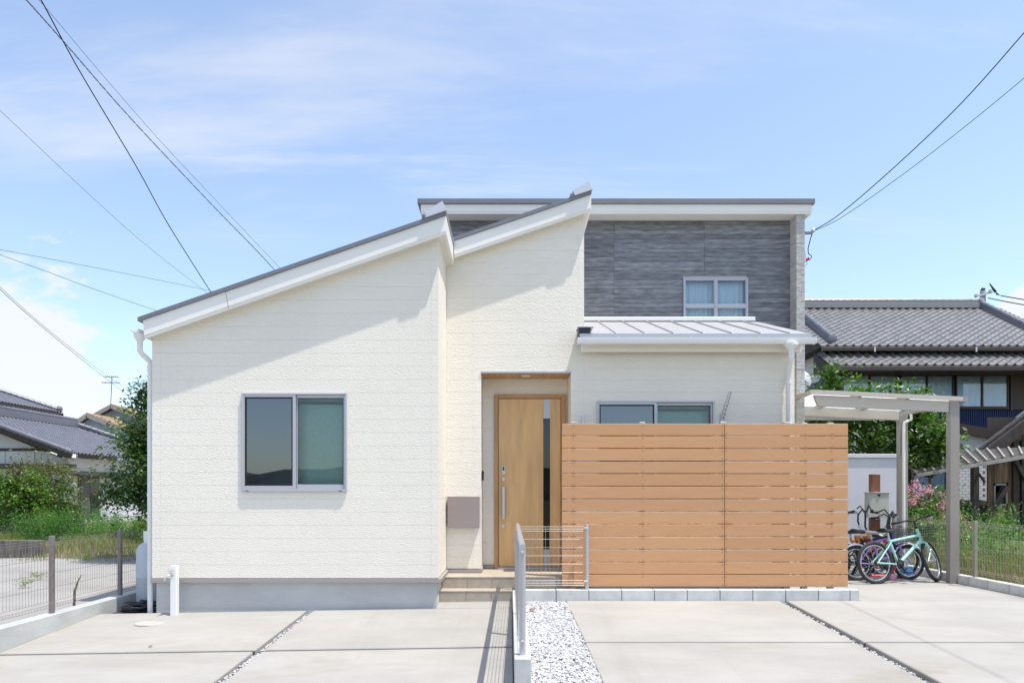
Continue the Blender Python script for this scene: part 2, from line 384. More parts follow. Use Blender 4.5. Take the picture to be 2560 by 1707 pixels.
def gravel(name, x0, x1, y0, y1, nst, r0, r1, label, lift=0.0, xf=None):
    """loose stones: squashed, jittered octahedra"""
    base = np.array([(1,0,0),(-1,0,0),(0,1,0),(0,-1,0),(0,0,1),(0,0,-1)], float)
    fc = [(0,2,4),(2,1,4),(1,3,4),(3,0,4),(2,0,5),(1,2,5),(3,1,5),(0,3,5)]
    V = []; Fc = []
    for i in range(nst):
        y = rng.uniform(y0, y1); a, b2 = (x0, x1) if xf is None else xf(y); x = rng.uniform(a, b2)
        r = rng.uniform(r0, r1); q = base * (1 + rng.uniform(-.35, .35, (6, 3)) * 0.6) * r * np.array([1, 1, 0.75])
        q += rng.uniform(-.3, .3, (6, 3)) * r
        an = rng.uniform(0, 6.28); c, s_ = math.cos(an), math.sin(an); tl = rng.uniform(-.6, .6); ct, st = math.cos(tl), math.sin(tl)
        q = q @ np.array([[c, -s_, 0], [s_, c, 0], [0, 0, 1]]) @ np.array([[1, 0, 0], [0, ct, -st], [0, st, ct]])
        q += np.array([x, y, zg(x, y) - 0.055 + lift + rng.uniform(0, 0.035)])
        o = len(V); V += q.tolist(); Fc += [tuple(k + o for k in f) for f in fc]
    return MB().add(V, Fc).build(name, 'gravel', kind='stuff', label=label, cat='gravel')
gravel('gravel', 0, 0, 4.5, 8.19, 14500, 0.007, 0.021, 'white gravel bed between the low fence kerb and the concrete slab', 0.012,
       xf=lambda y: (0.155, 0.70 + (8.19 - y) * 0.013 - 0.02))
gravel('gravel', -2.325, -2.26, 4.4, 7.85, 1100, 0.008, 0.016, 'narrow white gravel joint crossing the slabs before the gabled block', -0.010)
gravel('gravel', 3.225, 3.31, 4.4, 8.19, 1300, 0.008, 0.016, 'narrow white gravel joint crossing the slabs below the timber fence', -0.014)

# kerb of concrete blocks below the timber fence and the kerb that carries the low mesh fence
kb = thing('garden_kerb', (2.1, 8.26, -0.03), 'low kerb of pale grey concrete blocks under the timber screen fence', 'kerb')
xs = [0.15] + [0.553 + 0.394 * i for i in range(9)] + [4.085, 4.20]
for a, b_ in zip(xs[:-1], xs[1:]):
    MB().box(a + 0.003, 8.20, -0.15, b_ - 0.003, 8.32, 0.0945, 0.006).build('block', 'curb_block', kb)
MB().box(0.16, 8.205, -0.15, 4.19, 8.315, 0.090).build('mortar', 'mortar_dark', kb)
kc = thing('fence_kerb', (0.09, 6.5, -0.2), 'narrow concrete kerb running toward the street under the silver mesh fence', 'kerb')
ys = [4.93 - 0.12 + 0.40 * i for i in range(9)]; ys[-1] = 8.195
for a, b_ in zip(ys[:-1], ys[1:]):
    MB().box(0.032, a + (0.002 if a > 4.9 else 0), -0.6, 0.150, b_ - 0.002, 0.0945, 0.005).build('block', 'curb_block', kc)
MB().box(0.036, 4.84, -0.6, 0.146, 8.19, 0.091).build('mortar', 'mortar_dark', kc)
kr = thing('boundary_kerb', (6.42, 10, -0.05), 'block kerb along the weedy plot beside the carport post', 'kerb')
y = 5.6
blk = MB().box(0, 0.003, -0.25, 0.12, 0.387, 0.095, 0.006).mesh('block', 'curb_block')
while y < 15: piece('block', blk, kr, (6.372, y, 0)); y += 0.39
MB().box(6.377, 5.6, -0.2, 6.487, 15, 0.090).build('mortar', 'mortar_dark', kr)
MB().box(-4.83, 3.0, -0.8, -4.70, 15.5, 0.012, 0.008).build('boundary_wall', 'wall_concrete', label='low poured concrete wall under the dark mesh fence by the gravel lot', cat='wall')

# ------------------------------------------------------------------ the house
Y1, Y2, Y3, Y4 = 7.86, 8.84, 9.33, 10.42
house = thing('house', (0, 11, 0), 'modern cream house with two sloping gables and a grey plank upper storey', 'house')
XL, XR1, XM = -4.113, -0.824, 0.958
ZB = 0.281                                  # lower edge of the cladding
S1 = 0.3445
def ztop1(x): return 3.209 + S1 * (x + 4.146)       # top of the fascia of the front gable (plane Y1 - 0.15)
S2 = 0.339
def ztop2(x): return 4.457 + S2 * (x + 0.731)
# wall bodies (behind the cladding)
w = MB(); FH = 0.20
w.prism_y([(XL + 0.02, ZB + .01), (XR1 - 0.02, ZB + .01), (XR1 - 0.02, ztop1(XR1) - 0.10), (XL + 0.02, ztop1(XL) - 0.10)], Y1 + 0.02, 15.5)
WIN1 = (PX(607, Y1), PZ(1229, Y1), PX(869, Y1), PZ(983, Y1))
# carve: the front skin of the body is built as a frame round the window instead of a solid block
w = MB()
x0, z0, x1, z1 = WIN1
def frame_wall(b, X0, X1, Z0, zt, hx0, hz0, hx1, hz1, ya, yb):
    b.prism_y([(X0, Z0), (hx0, Z0), (hx0, zt(hx0)), (X0, zt(X0))], ya, yb); b.prism_y([(hx1, Z0), (X1, Z0), (X1, zt(X1)), (hx1, zt(hx1))], ya, yb)
    b.prism_y([(hx0, Z0), (hx1, Z0), (hx1, hz0), (hx0, hz0)], ya, yb); b.prism_y([(hx0, hz1), (hx1, hz1), (hx1, zt(hx1)), (hx0, zt(hx0))], ya, yb)
frame_wall(w, XL + 0.02, XR1 - 0.02, ZB + .01, lambda x: ztop1(x) - .08, x0, z0, x1, z1, Y1 + 0.001, Y1 + 0.12)
w.box(XL + 0.02, Y1 + 0.12, ZB + .01, XL + 0.14, 15.5, ztop1(XL) - 0.10)
w.box(XR1 - 0.14, Y1 + 0.12, ZB + .01, XR1 - 0.02, 15.5, ztop1(XR1) - 0.16)
w.build('wall', 'backing', house)
siding(house, [(XL, ZB), (XR1, ZB), (XR1, ztop1(XR1) - 0.12), (XL, ztop1(XL) - 0.12)], [WIN1], Y1, ZB, 0.152, 'cream_siding', cols=(-4.013, -0.907), gap=0.0012)
# return wall facing the porch
siding(house, [(Y1 + 0.001, ZB), (Y2 - 0.017, ZB), (Y2 - 0.017, ztop1(XR1) - 0.13), (Y1 + 0.001, ztop1(XR1) - 0.13)], [], XR1 - 0.018, ZB, 0.152, 'cream_siding', gap=0.0012, axis='x', t=0.018)
# left flank of the block
MB().box(XL - 0.001, Y1 + 0.001, ZB, XL + 0.02, 15.5, ztop1(XL) - 0.11).build('side_wall', 'cream_siding', house)
# foundation and flashing
MB().box(XL + 0.035, Y1 + 0.015, -0.4, XR1 - 0.02, 15.4, ZB - 0.03).build('foundation', 'foundation', house)
def zflash(b, pts):
    for (xa, ya), (xb, yb) in zip(pts[:-1], pts[1:]):
        b.bar((xa, ya, ZB - 0.028), (xb, yb, ZB - 0.028), 0.05, 0.040)
fb = MB(); zflash(fb, [(XL - 0.01, Y1 - 0.012), (XR1 + 0.028, Y1 - 0.012)]); zflash(fb, [(XR1 + 0.008, Y1 + 0.013), (XR1 + 0.008, Y2 - 0.04)])
fb.build('base_flashing', 'flashing', house)

def gable(verge_y, back_y, xa, xb, zt, slope, name_cap=True):
    """one mono-pitch roof: slab, stepped fascia on the verge, drip edge, soffit returns and ridge cap"""
    k = 1 / math.hypot(1, slope)
    o = MB().prism_y([(xa - 0.05, zt(xa - 0.05)), (xb, zt(xb)), (xb, zt(xb) + 0.045), (xa - 0.05, zt(xa - 0.05) + 0.045)], verge_y - 0.022, back_y).build('roof', 'roof_metal', house)
    f = MB()
    f.prism_y([(xa, zt(xa) - 0.002), (xb, zt(xb) - 0.002), (xb, zt(xb) - 0.172), (xa + .014, zt(xa) - 0.172)], verge_y, verge_y + 0.03)
    f.build('fascia', 'white_trim', house)
    f = MB(); f.prism_y([(xa + .016, zt(xa) - 0.173), (xb - .006, zt(xb) - 0.173), (xb - .006, zt(xb) - 0.203), (xa + .02, zt(xa) - 0.203)], verge_y + 0.007, verge_y + 0.032)
    f.build('fascia_lip', 'white_trim', house)
    # high-side fascia, low-side fascia
    MB().prism_y([(xb - 0.03, zt(xb) - 0.004), (xb + 0.001, zt(xb) - 0.004), (xb + 0.001, zt(xb) - 0.19), (xb - 0.03, zt(xb) - 0.19)], verge_y + 0.031, back_y).build('fascia', 'white_trim', house)
    MB().box(xa, verge_y + 0.031, zt(xa) - 0.19, xa + 0.03, back_y, zt(xa) - 0.004).build('fascia', 'white_trim', house)
    s = MB(); s.prism_y([(xa + 0.03, zt(xa + .03) - 0.178), (xb - 0.03, zt(xb - .03) - 0.178), (xb - 0.03, zt(xb - .03) - 0.168), (xa + 0.03, zt(xa + .03) - 0.168)], verge_y + 0.033, back_y)
    s.build('soffit', 'soffit', house)
    d = Vector((k, 0, slope * k)); nrm = Vector((-slope * k, 0, k))
    p = Vector((xb + 0.012, 0, zt(xb) + 0.0))
    q = [p + nrm * 0.0, p - d * 0.235, p - d * 0.245 + nrm * 0.066, p - d * 0.012 + nrm * 0.110]
    MB().prism_y([(v.x, v.z + 0.044) for v in q], verge_y - 0.05, back_y).build('ridge_cap', 'roof_cap', house)
    t = p - d * 0.262 + nrm * 0.070
    MB().box(t.x - 0.012, verge_y - 0.03, t.z - 0.03, t.x + 0.014, back_y, t.z + 0.012).build('ridge_vent', 'roof_metal', house)
gable(Y1 - 0.15, 15.6, -4.146, -0.723, ztop1, S1)
gable(Y2 - 0.15, 13.5, -0.731 + 0.008, 1.034, ztop2, S2)
# joint in the left fascia
xj = PX(567, Y1 - .15); MB().bar((xj - .012, Y1 - .1505, ztop1(xj) - .01), (xj + .02, Y1 - .1505, ztop1(xj) - .198), 0.004, 0.004).build('fascia_joint', 'flashing', house)

# middle block with the recessed porch and the wing that runs on behind the fence, one wall plane
EX0, EX1, EZT = PX(1203, Y2), PX(1427, Y2), PZ(932, Y2)
WIN2 = (PX(1491, Y2), PZ(1003, Y2) - 1.05, PX(1784, Y2), PZ(1003, Y2))
XW = 3.678; PORCH = 0.227
def wall_mid(x): return ztop2(x) - 0.12
w = MB()
w.prism_y([(XR1 - 0.02, ZB + .01), (EX0 - .016, ZB + .01), (EX0 - .016, wall_mid(EX0)), (XR1 - 0.02, wall_mid(XR1))], Y2 + 0.001, Y2 + 0.12)
w.prism_y([(EX0 - .016, EZT + .05), (EX1 + .016, EZT + .05), (EX1 + .016, wall_mid(EX1)), (EX0 - .016, wall_mid(EX0))], Y2 + 0.001, Y2 + 0.12)
w.prism_y([(EX1 + .016, ZB + .01), (XM - .02, ZB + .01), (XM - .02, wall_mid(XM)), (EX1 + .016, wall_mid(EX1))], Y2 + 0.001, Y2 + 0.12)
frame_wall(w, XM - .02, XW - .02, ZB + .01, lambda x: 3.12, WIN2[0], WIN2[1], WIN2[2], WIN2[3], Y2 + .001, Y2 + .12)
w.box(XM - 0.14, Y2 + 0.12, 3.0, XM - 0.018, 13.4, wall_mid(XM) - .02)
w.box(XW - 0.12, Y2 + 0.12, ZB + .01, XW - 0.02, Y4, 3.2)
w.build('wall', 'backing', house)
siding(house, [(XR1, ZB), (XM, ZB), (XM, wall_mid(XM)), (XR1, wall_mid(XR1))], [(EX0, -1, EX1, EZT)], Y2, ZB, 0.152, 'cream_siding', cols=(-0.477, 0.88), gap=0.0012)
siding(house, [(XM, ZB), (XW, ZB), (XW, 3.13), (XM, 3.13)], [WIN2], Y2, ZB, 0.152, 'cream_siding', cols=(3.58,), gap=0.0012)
MB().box(XM - 0.018, Y2 + 0.001, 3.0, XM - 0.001, 13.4, wall_mid(XM) - 0.01).build('side_wall', 'cream_siding', house)
MB().box(XW - 0.02, Y2 + 0.001, ZB, XW - 0.001, Y4, 3.3).build('side_wall', 'cream_siding', house)
MB().box(XR1 - .02, Y2 + 0.02, -0.4, EX0 - .02, Y3 + .3, ZB - 0.03).build('foundation', 'step_tile', house)
MB().box(EX1 + .02, Y2 + 0.02, -0.4, XW - .03, Y4, ZB - 0.03).build('foundation', 'foundation', house)
fb = MB(); zflash(fb, [(XR1 + 0.034, Y2 - 0.012), (EX0 + 0.012, Y2 - 0.012)]); zflash(fb, [(EX1 - 0.012, Y2 - 0.012), (XW + 0.02, Y2 - 0.012)]); zflash(fb, [(EX0 - 0.013, Y2 + 0.013), (EX0 - 0.013, Y3 - 0.03)])
fb.build('base_flashing', 'flashing', house)
# porch recess: jambs, back wall, plank ceiling with a downlight
siding(house, [(Y2 + 0.001, ZB), (Y3 - .017, ZB), (Y3 - .017, EZT), (Y2 + .001, EZT)], [], EX0 - 0.017, ZB, 0.152, 'cream_siding', gap=0.0012, axis='x', t=0.016)
siding(house, [(Y2 + 0.001, ZB), (Y3 - .017, ZB), (Y3 - .017, EZT), (Y2 + .001, EZT)], [], EX1 + 0.001, ZB, 0.152, 'cream_siding', gap=0.0012, axis='x', t=0.016)
DX0, DX1, DZ1 = PX(1236, Y3), PX(1414, Y3), PZ(987, Y3)
siding(house, [(EX0, ZB), (EX1, ZB), (EX1, EZT), (EX0, EZT)], [(DX0, -1, DX1, DZ1)], Y3, ZB, 0.152, 'cream_siding', gap=0.0012)
bk = MB(); bk.box(EX0 - .1, Y3 + .001, 0, DX0, Y3 + .1, EZT + .2); bk.box(DX1, Y3 + .001, 0, EX1 + .1, Y3 + .1, EZT + .2); bk.box(DX0, Y3 + .001, DZ1, DX1, Y3 + .1, EZT + .2); bk.build('wall', 'backing', house)
fb = MB(); zflash(fb, [(EX0 + .026, Y3 - 0.03), (DX0 - .005, Y3 - 0.03)]); fb.build('base_flashing', 'flashing', house)
ceil = MB().box(EX0 - .02, Y2 + .02, EZT + .014, EX1 + .02, Y3, EZT + .04).build('porch_ceiling', 'soffit', house)
pw = (EX1 - EX0) / 10
for i in range(10):
    MB().box(EX0 + pw * i + .0015, Y2 + 0.012, EZT, EX0 + pw * (i + 1) - .0015, Y3 - .018, EZT + .013).build('plank', 'soffit_plank', ceil)
MB().box(EX0 - .004, Y2 - 0.03, EZT - 0.004, EX1 + .004, Y2 + .010, EZT + .018).build('porch_trim', 'aluminium', house)
lx = PX(1314, 9.1)
lt = MB().lathe([(0.05, EZT - .004), (0.062, EZT - .004), (0.062, EZT + .004), (0.05, EZT + .003)], (lx, 9.07, 0), 24).build('downlight', 'white_trim', house)

# porch floor and the two tiled steps
steps = thing('porch_steps', (-0.3, 8.5, -0.04), 'beige tiled porch with two steps before the oak door', 'steps')
SX0, SX1, PXR = -0.842, 0.03, 1.0
MB().box(SX0 + .004, 8.174, -0.25, SX1 - .002, 8.50, 0.083).build('base', 'tile_mortar', steps)
MB().box(SX0 + .004, 8.414, -0.25, PXR - .004, Y3 - .02, PORCH - .006).build('base', 'tile_mortar', steps)
tw = 0.302
def tile_run(xa, xb, fn, first):
    x = xa; nx = xa + first
    while x < xb - 0.01:
        e = min(nx, xb); fn(x + .0025, e - .0025); x = nx; nx = x + tw
tile_run(SX0, SX1, lambda a, b_: MB().box(a, 8.165, -0.2, b_, 8.174, 0.078, .002).build('tile', 'step_tile', steps), 0.314)
tile_run(SX0, SX1, lambda a, b_: MB().box(a, 8.16, 0.080, b_, 8.413, 0.089, .002).build('tile', 'step_tile', steps), 0.314)
tile_run(SX0, PXR, lambda a, b_: MB().box(a, 8.405, 0.092, b_, 8.414, PORCH - .012, .002).build('tile', 'step_tile', steps), 0.314)
for ya, yb in ((8.40, 8.70), (8.704, 9.005), (9.009, 9.30)):
    tile_run(SX0, PXR, lambda a, b_: MB().box(a, ya, PORCH - .010, b_, yb, PORCH, .002).build('tile', 'step_tile', steps), 0.314)

# entrance door
door = bpy.data.objects.new('door', None); col.objects.link(door); door.parent = house; door.location = Vector(((DX0 + DX1) / 2, Y3, PORCH)) - Vector(house.location)
door['label'] = 'pale oak entrance door with a tall narrow glass slit'
fr = MB(); fw = 0.052
fr.box(DX0, Y3 - .055, PORCH, DX0 + fw, Y3 + .08, DZ1, .004); fr.box(DX1 - fw - .012, Y3 - .055, PORCH, DX1, Y3 + .08, DZ1, .004); fr.box(DX0 + fw, Y3 - .053, DZ1 - fw, DX1 - fw - .012, Y3 + .08, DZ1 - .001, .004)
fr.build('frame', 'oak_frame', door)
MB().box(DX0 + fw, Y3 - .05, PORCH + .001, DX1 - fw, Y3 + .05, PORCH + .022).build('threshold', 'satin_metal', door)
lx0, lx1, lz0, lz1 = DX0 + fw + .005, DX1 - fw - .018, PORCH + .030, DZ1 - fw - .006
gx0, gx1 = PX(1358, Y3), PX(1375, Y3)
MB().box(lx0, Y3 - .03, lz0, gx0, Y3 + .02, lz1, .002).build('leaf_panel', 'oak_door', door)
MB().box(gx1, Y3 - .03, lz0, lx1, Y3 + .02, lz1, .002).build('leaf_panel', 'oak_door', door)
MB().box(DX0 + fw, Y3 + .03, PORCH, DX1 - fw, Y3 + .06, DZ1 - fw).build('core', 'room_dark', door)
ga, gb = PZ(1372, Y3), PZ(1046, Y3)
MB().box(gx0 + .001, Y3 - .022, lz0, gx1 - .001, Y3 + .01, ga, 0).build('trim_panel', 'aluminium', door)
MB().box(gx0 + .001, Y3 - .022, gb, gx1 - .001, Y3 + .01, lz1, 0).build('trim_panel', 'aluminium', door)
MB().box(gx0 + .001, Y3 - .014, ga, gx1 - .001, Y3 - .006, gb).build('pane', 'dark_glass', door)
hx = PX(1259, Y3)
hd = MB(); hd.box(hx - .020, Y3 - .085, PZ(1297, Y3), hx + .020, Y3 - .062, PZ(1215, Y3), .006)
for zz in (PZ(1290, Y3), PZ(1222, Y3)): hd.box(hx - .012, Y3 - .064, zz - .012, hx + .012, Y3 - .028, zz + .012)
hd.build('handle', 'satin_metal', door)
for py in (1198, 1314): MB().lathe([(0.024, Y3 - .029), (0.024, Y3 - .042), (0.017, Y3 - .046), (0.005, Y3 - .047)], (hx, 0, PZ(py, Y3)), 18, 'y').build('lock_cylinder', 'satin_metal', door, smooth=True)
kp = MB().box(hx - .021, Y3 - .042, PZ(1186, Y3), hx + .021, Y3 - .028, PZ(1163, Y3), .004).build('keypad', 'satin_metal', door)
MB().box(hx - .010, Y3 - .0445, PZ(1176, Y3), hx + .010, Y3 - .0425, PZ(1166, Y3)).build('reader', 'dark_gasket', kp)
for zz in (2.05, 1.1): MB().box(lx1 + .003, Y3 - .055, zz, lx1 + .018, Y3 - .03, zz + .16, .003).build('hinge', 'flashing', door)

def sliding_window(parent, y, x0, z0, x1, z1, label, curtain):
    """aluminium slider: outer frame, fixed-screen side, sliding sash, panes, blind behind"""
    o = bpy.data.objects.new('window', None); col.objects.link(o); o.parent = parent; o.location = Vector(((x0 + x1) / 2, y, z0)) - Vector(parent.location); o['label'] = label
    f = MB(); t = 0.020; p = y - .045
    f.box(x0, p, z0, x0 + t, y + .08, z1, .003); f.box(x1 - t, p, z0, x1, y + .08, z1, .003); f.box(x0 + t, p, z1 - t, x1 - t, y + .08, z1 - .001, .003); f.box(x0 + t, p - .004, z0 + .001, x1 - t, y + .08, z0 + t + .012, .003)
    f.build('frame', 'aluminium', o)
    xm = (x0 + x1) / 2 + .005; w_ = 0.034
    sc = MB(); a, b_, c, d = x0 + t, z0 + t + .014, xm + .012, z1 - t
    sc.box(a, p + .004, b_, a + w_ * .45, p + .024, d, .002); sc.box(c - w_, p + .004, b_, c, p + .024, d, .002); sc.box(a + w_ * .45, p + .004, b_, c - w_, p + .024, b_ + w_, .002); sc.box(a + w_ * .45, p + .004, d - w_ * .8, c - w_, p + .024, d, .002)
    s1 = sc.build('screen_sash', 'aluminium', o)
    g = MB(); i = .016; a2, c2 = a + w_ * .45, c - w_
    for q in ((a2, b_ + w_, a2 + i, d - w_ * .8), (c2 - i, b_ + w_, c2, d - w_ * .8), (a2 + i, b_ + w_, c2 - i, b_ + w_ + i), (a2 + i, d - w_ * .8 - i, c2 - i, d - w_ * .8)): g.box(q[0], p + .012, q[1], q[2], p + .03, q[3])
    g.build('gasket', 'dark_gasket', s1)
    MB().box(a2 + i, p + .022, b_ + w_ + i, c2 - i, p + .026, d - w_ * .8 - i).build('insect_screen', 'screen_glass', s1)
    s2 = MB(); a, c = xm + .014, x1 - t
    s2.box(a, p + .03, b_, a + .012, p + .05, d); s2.box(c - w_ * .7, p + .03, b_, c, p + .05, d, .002); s2.box(a + .012, p + .03, b_, c - w_ * .7, p + .05, b_ + .05, .002); s2.box(a + .012, p + .03, d - .035, c - w_ * .7, p + .05, d, .002)
    s2 = s2.build('sash', 'aluminium', o)
    g = MB(); g.box(c - w_ * .7 - .008, p + .034, b_ + .05, c - w_ * .7, p + .05, d - .035); g.box(a + .012, p + .034, d - .043, c - w_ * .7 - .008, p + .05, d - .035); g.build('gasket', 'dark_gasket', s2)
    MB().box(a + .012, p + .040, b_ + .05, c - w_ * .7 - .008, p + .046, d - .043).build('pane', 'window_glass', s2)
    MB().box(x0 + .01, y + .30, z0 - .1, x1 - .01, y + .31, z1 + .1).build('room_back', 'room_dark', o)
    r = MB(); r.box(x0 + .01, y + .081, z0 - .1, x0 + .02, y + .30, z1 + .1); r.box(x1 - .02, y + .081, z0 - .1, x1 - .01, y + .30, z1 + .1); r.box(x0 + .02, y + .081, z1 + .08, x1 - .02, y + .30, z1 + .1); r.box(x0 + .02, y + .081, z0 - .1, x1 - .02, y + .30, z0 - .08); r.build('reveal', 'room_dark', o)
    if curtain:
        bl = MB().box(x0 + .04, y + .14, z0 + .01, x1 - .03, y + .143, z1 - .005).build('blind', 'blind', o)
        MB().box(x0 + .04, y + .12, z1 - .11, x1 - .03, y + .135, z1 - .085).build('rail', 'room_dark', bl)
        MB().box(xm + .02, y + .06, (z0 + z1) / 2 - .02, xm + .045, y + .078, (z0 + z1) / 2 + .05, .003).build('latch', 'satin_metal', o)
    for xx in (x0 + .05, x1 - .09): MB().box(xx, p - .0065, z0 + .008, xx + .035, p - .0045, z0 + .016).build('weep_hole', 'dark_gasket', o)
    return o
sliding_window(house, Y1, *WIN1, 'grey framed sliding window with a blind in the gabled front block', True)
sliding_window(house, Y2, *WIN2, 'dark sliding window partly hidden behind the timber fence', True)

# lean-to roof over the wing
YG, XA, XB = 8.49, 0.870, 3.745
ze, zr, ye, yr = 3.235, 3.835, 8.50, 10.30
def zl(y): return ze + (zr - ze) * (y - ye) / (yr - ye)
MB().prism_x([(ye, ze - .03), (ye, ze), (Y2 - .001, zl(Y2)), (Y2 - .001, zl(Y2) - .03)], XA, XM).build('roof', 'light_roof_metal', house)
MB().prism_x([(ye, ze - .03), (ye, ze), (yr, zr), (yr, zr - .03)], XM + .001, XB).build('roof', 'light_roof_metal', house)
for X in (1.329, 1.690, 2.050, 2.419, 2.777, 3.136, 3.502):
    MB().prism_x([(ye + .012, zl(ye + .012)), (yr - .01, zl(yr - .01)), (yr - .01, zl(yr - .01) + .020), (ye + .022, zl(ye + .022) + .018)], X - .007, X + .007).build('standing_seam', 'light_roof_metal', house)
MB().box(XM + .002, yr - .015, zr + .012, XB - .045, yr + .11, zr + .075, .008).build('roof_flashing', 'white_pipe', house)
MB().box(XM + .004, yr - .006, zr - .02, XB - .05, yr + .10, zr + .011).build('roof_vent', 'dark_gasket', house)
MB().box(XA + .002, ye - .012, ze - .045, XB + .01, ye - .001, ze + .004).build('eave_drip', 'aluminium', house)
ec = MB().box(XA - .012, ye - .02, ze + .012, XA + .13, ye + .25, ze + .075, .004).build('eave_cap', 'black_plastic', house)
MB().box(XA - .03, ye - .03, ze + .076, XA + .17, ye + .20, ze + .095, .004).build('cap_plate', 'aluminium', ec)
gt = MB()
prof = [(YG + .09, 0.0), (YG + .085, -.055), (YG + .05, -.075), (YG + .012, -.070), (YG, -.035), (YG - .004, 0.0), (YG + .004, 0.0), (YG + .010, -.03), (YG + .02, -.062), (YG + .05, -.067), (YG + .078, -.05), (YG + .083, 0.0)]
gt.prism_x([(y, z + 3.192) for y, z in prof], XA - .02, XB + .065); gt.box(XA - .024, YG - .006, 3.118, XA - .019, YG + .092, 3.196); gt.box(XB + .064, YG - .006, 3.118, XB + .070, YG + .092, 3.196)
gutter = gt.build('gutter', 'white_pipe', house)
for X in (1.35, 2.25, 3.1): MB().box(X - .012, YG - .005, 3.192, X + .012, ye + .02, 3.199).build('bracket', 'white_pipe', gutter)
MB().box(PX(1453, 8.7), 8.69, 3.055, PX(2003, 8.7), 8.715, 3.205, .003).build('fascia', 'white_trim', house)
MB().box(XA + .01, YG + .10, 3.192, XB - .02, 8.688, 3.198).build('soffit', 'soffit', house)
ds = MB(); X0 = PX(1978, 8.53) - .02; XP = PX(1971, 8.76)
ds.lathe([(0.085, 3.13), (0.085, 3.10), (0.05, 3.06), (0.036, 3.04)], (X0 + .02, YG + .045, 0), 16)
ds.tube([(X0 + .02, YG + .045, 3.06), (X0 + .02, YG + .045, 2.98), (X0 + .03, 8.56, 2.93), (XP - .01, 8.73, 2.83), (XP, 8.76, 2.76), (XP, 8.76, -.05)], 0.033, 12)
for zz in (2.70, 2.16, 1.2): ds.tube([(XP, 8.76, zz), (XP, 8.76, zz - .045)], 0.038, 12)
ds.build('downspout', 'white_pipe', house, smooth=True)
# left gutter end and its swan-necked downspout
gl = MB(); gz = PZ(829, 7.75); gx = PX(348, 7.75)
gl.prism_y([(gx - .005, gz + .035), (gx - .112, gz + .035), (gx - .108, gz + .012), (gx - .075, gz - .014), (gx - .005, gz - .012)], Y1 - .10, 15.6)
gl = gl.build('gutter', 'white_pipe', house)
MB().prism_y([(gx - .012, gz + .029), (gx - .102, gz + .029), (gx - .098, gz + .012), (gx - .072, gz - .006), (gx - .012, gz - .006)], Y1 - .104, Y1 - .101).build('end_cap', 'white_trim', gl)
ds = MB(); gx2 = gx - .035; xd = PX(375.5, Y1 + .06)
ds.lathe([(0.065, gz - .012), (0.065, gz - .04), (0.042, gz - .08), (0.034, gz - .09)], (gx2, Y1 - .03, 0), 14)
ds.tube([(gx2, Y1 - .03, gz - .05), (gx2, Y1 - .03, gz - .20), (gx2 + .02, Y1 - .01, gz - .24), (xd - .03, Y1 + .03, gz - .27), (xd, Y1 + .06, gz - .31), (xd, Y1 + .06, gz - .36), (xd, Y1 + .06, -.20)], 0.030, 12)
for zz in (gz - .36, 2.14, 0.41, 1.25): ds.tube([(xd, Y1 + .06, zz), (xd, Y1 + .06, zz - .03)], 0.0345, 12)
ds.build('downspout', 'white_pipe', house, smooth=True)

# upper storey
XU0, XU1 = -1.25, PX(1974, Y4)
ZU = 5.40
b = MB(); b.box(XU0, Y4 + .001, 2.6, 2.637 - .001, Y4 + .12, ZU + .12); b.box(3.622, Y4 + .001, 2.6, XU1 + .12, Y4 + .12, ZU + .12); b.box(2.637, Y4 + .001, 4.521, 3.621, Y4 + .12, ZU + .12); b.box(2.637, Y4 + .001, 2.6, 3.621, Y4 + .12, 3.69)
b.box(XU0, Y4 + .12, -0.3, XU0 + .1, 16.5, ZU + .1); b.box(XU1 - .0, Y4 + .12, -0.3, XU1 + .118, 16.5, ZU + .1); b.box(XU0, 16.4, -.3, XU1 + .1, 16.5, ZU - 0.6)
b.build('wall', 'tile_cladding', house)
WU = (PX(1707, Y4), 3.69, PX(1868, Y4), PZ(697, Y4))
PITCHES = [0.068, 0.075, 0.062, 0.072]
z = ZU; rows = []; k = 0
while z > 3.80: h = PITCHES[k % 4]; rows.append((z - h, z)); z -= h; k += 1
for r, (za, zb) in enumerate(rows):
    cuts = [XU0, 0.05, 1.587, 2.961, XU1] if zb > 4.75 else [0.93, 1.587, 2.961, XU1]
    for xa, xb in zip(cuts[:-1], cuts[1:]):
        segs = [(xa, xb)]
        if za < WU[3]:
            segs = [(p_, q_) for p_, q_ in ((xa, min(xb, WU[0])), (max(xa, WU[2]), xb)) if q_ - p_ > .01]
        for p_, q_ in segs:
            MB().box(p_ + .0015, Y4 - .016 + rng.uniform(0, .002), za + .0015, q_ - .0015, Y4, zb - .0015, .0015).build('plank', 'grey_plank', house)
# wing wall with narrow tile courses
wx0, wx1, wy = PX(1991, 10.17), PX(2012, 10.17), 10.17
MB().box(wx0 + .004, wy + .006, -.3, wx1 - .004, Y4 + .13, ZU).build('wing_wall', 'flashing', house)
tcl = MB(); z = -.2; r = 0
while z < ZU - .02:
    o = 0.0 if r % 2 else 0.05
    cuts = [wx0, wx0 + .045 + o * .6, wx1]
    for a, b2 in zip(cuts[:-1], cuts[1:]):
        e = rng.uniform(0, .005); tcl.box(a + .001, wy - e, z + .0015, b2 - .001, wy + .006, z + .0265)
    tcl.box(wx0 - rng.uniform(0, .004), wy + .008, z + .0015, wx0 + .004, Y4 - .02, z + .0265)
    tcl.box(wx1 - .004, wy + .008, z + .0015, wx1 + rng.uniform(0, .004), Y4 + .14, z + .0265)
    z += .028; r += 1
tcl.build('tile_courses', 'tile_cladding', house, kind='stuff')
YF = 10.13
MB().box(PX(1044, YF), YF - .03, 5.536, PX(2036, YF), 16.8, 5.612, .004).build('roof', 'roof_metal', house)
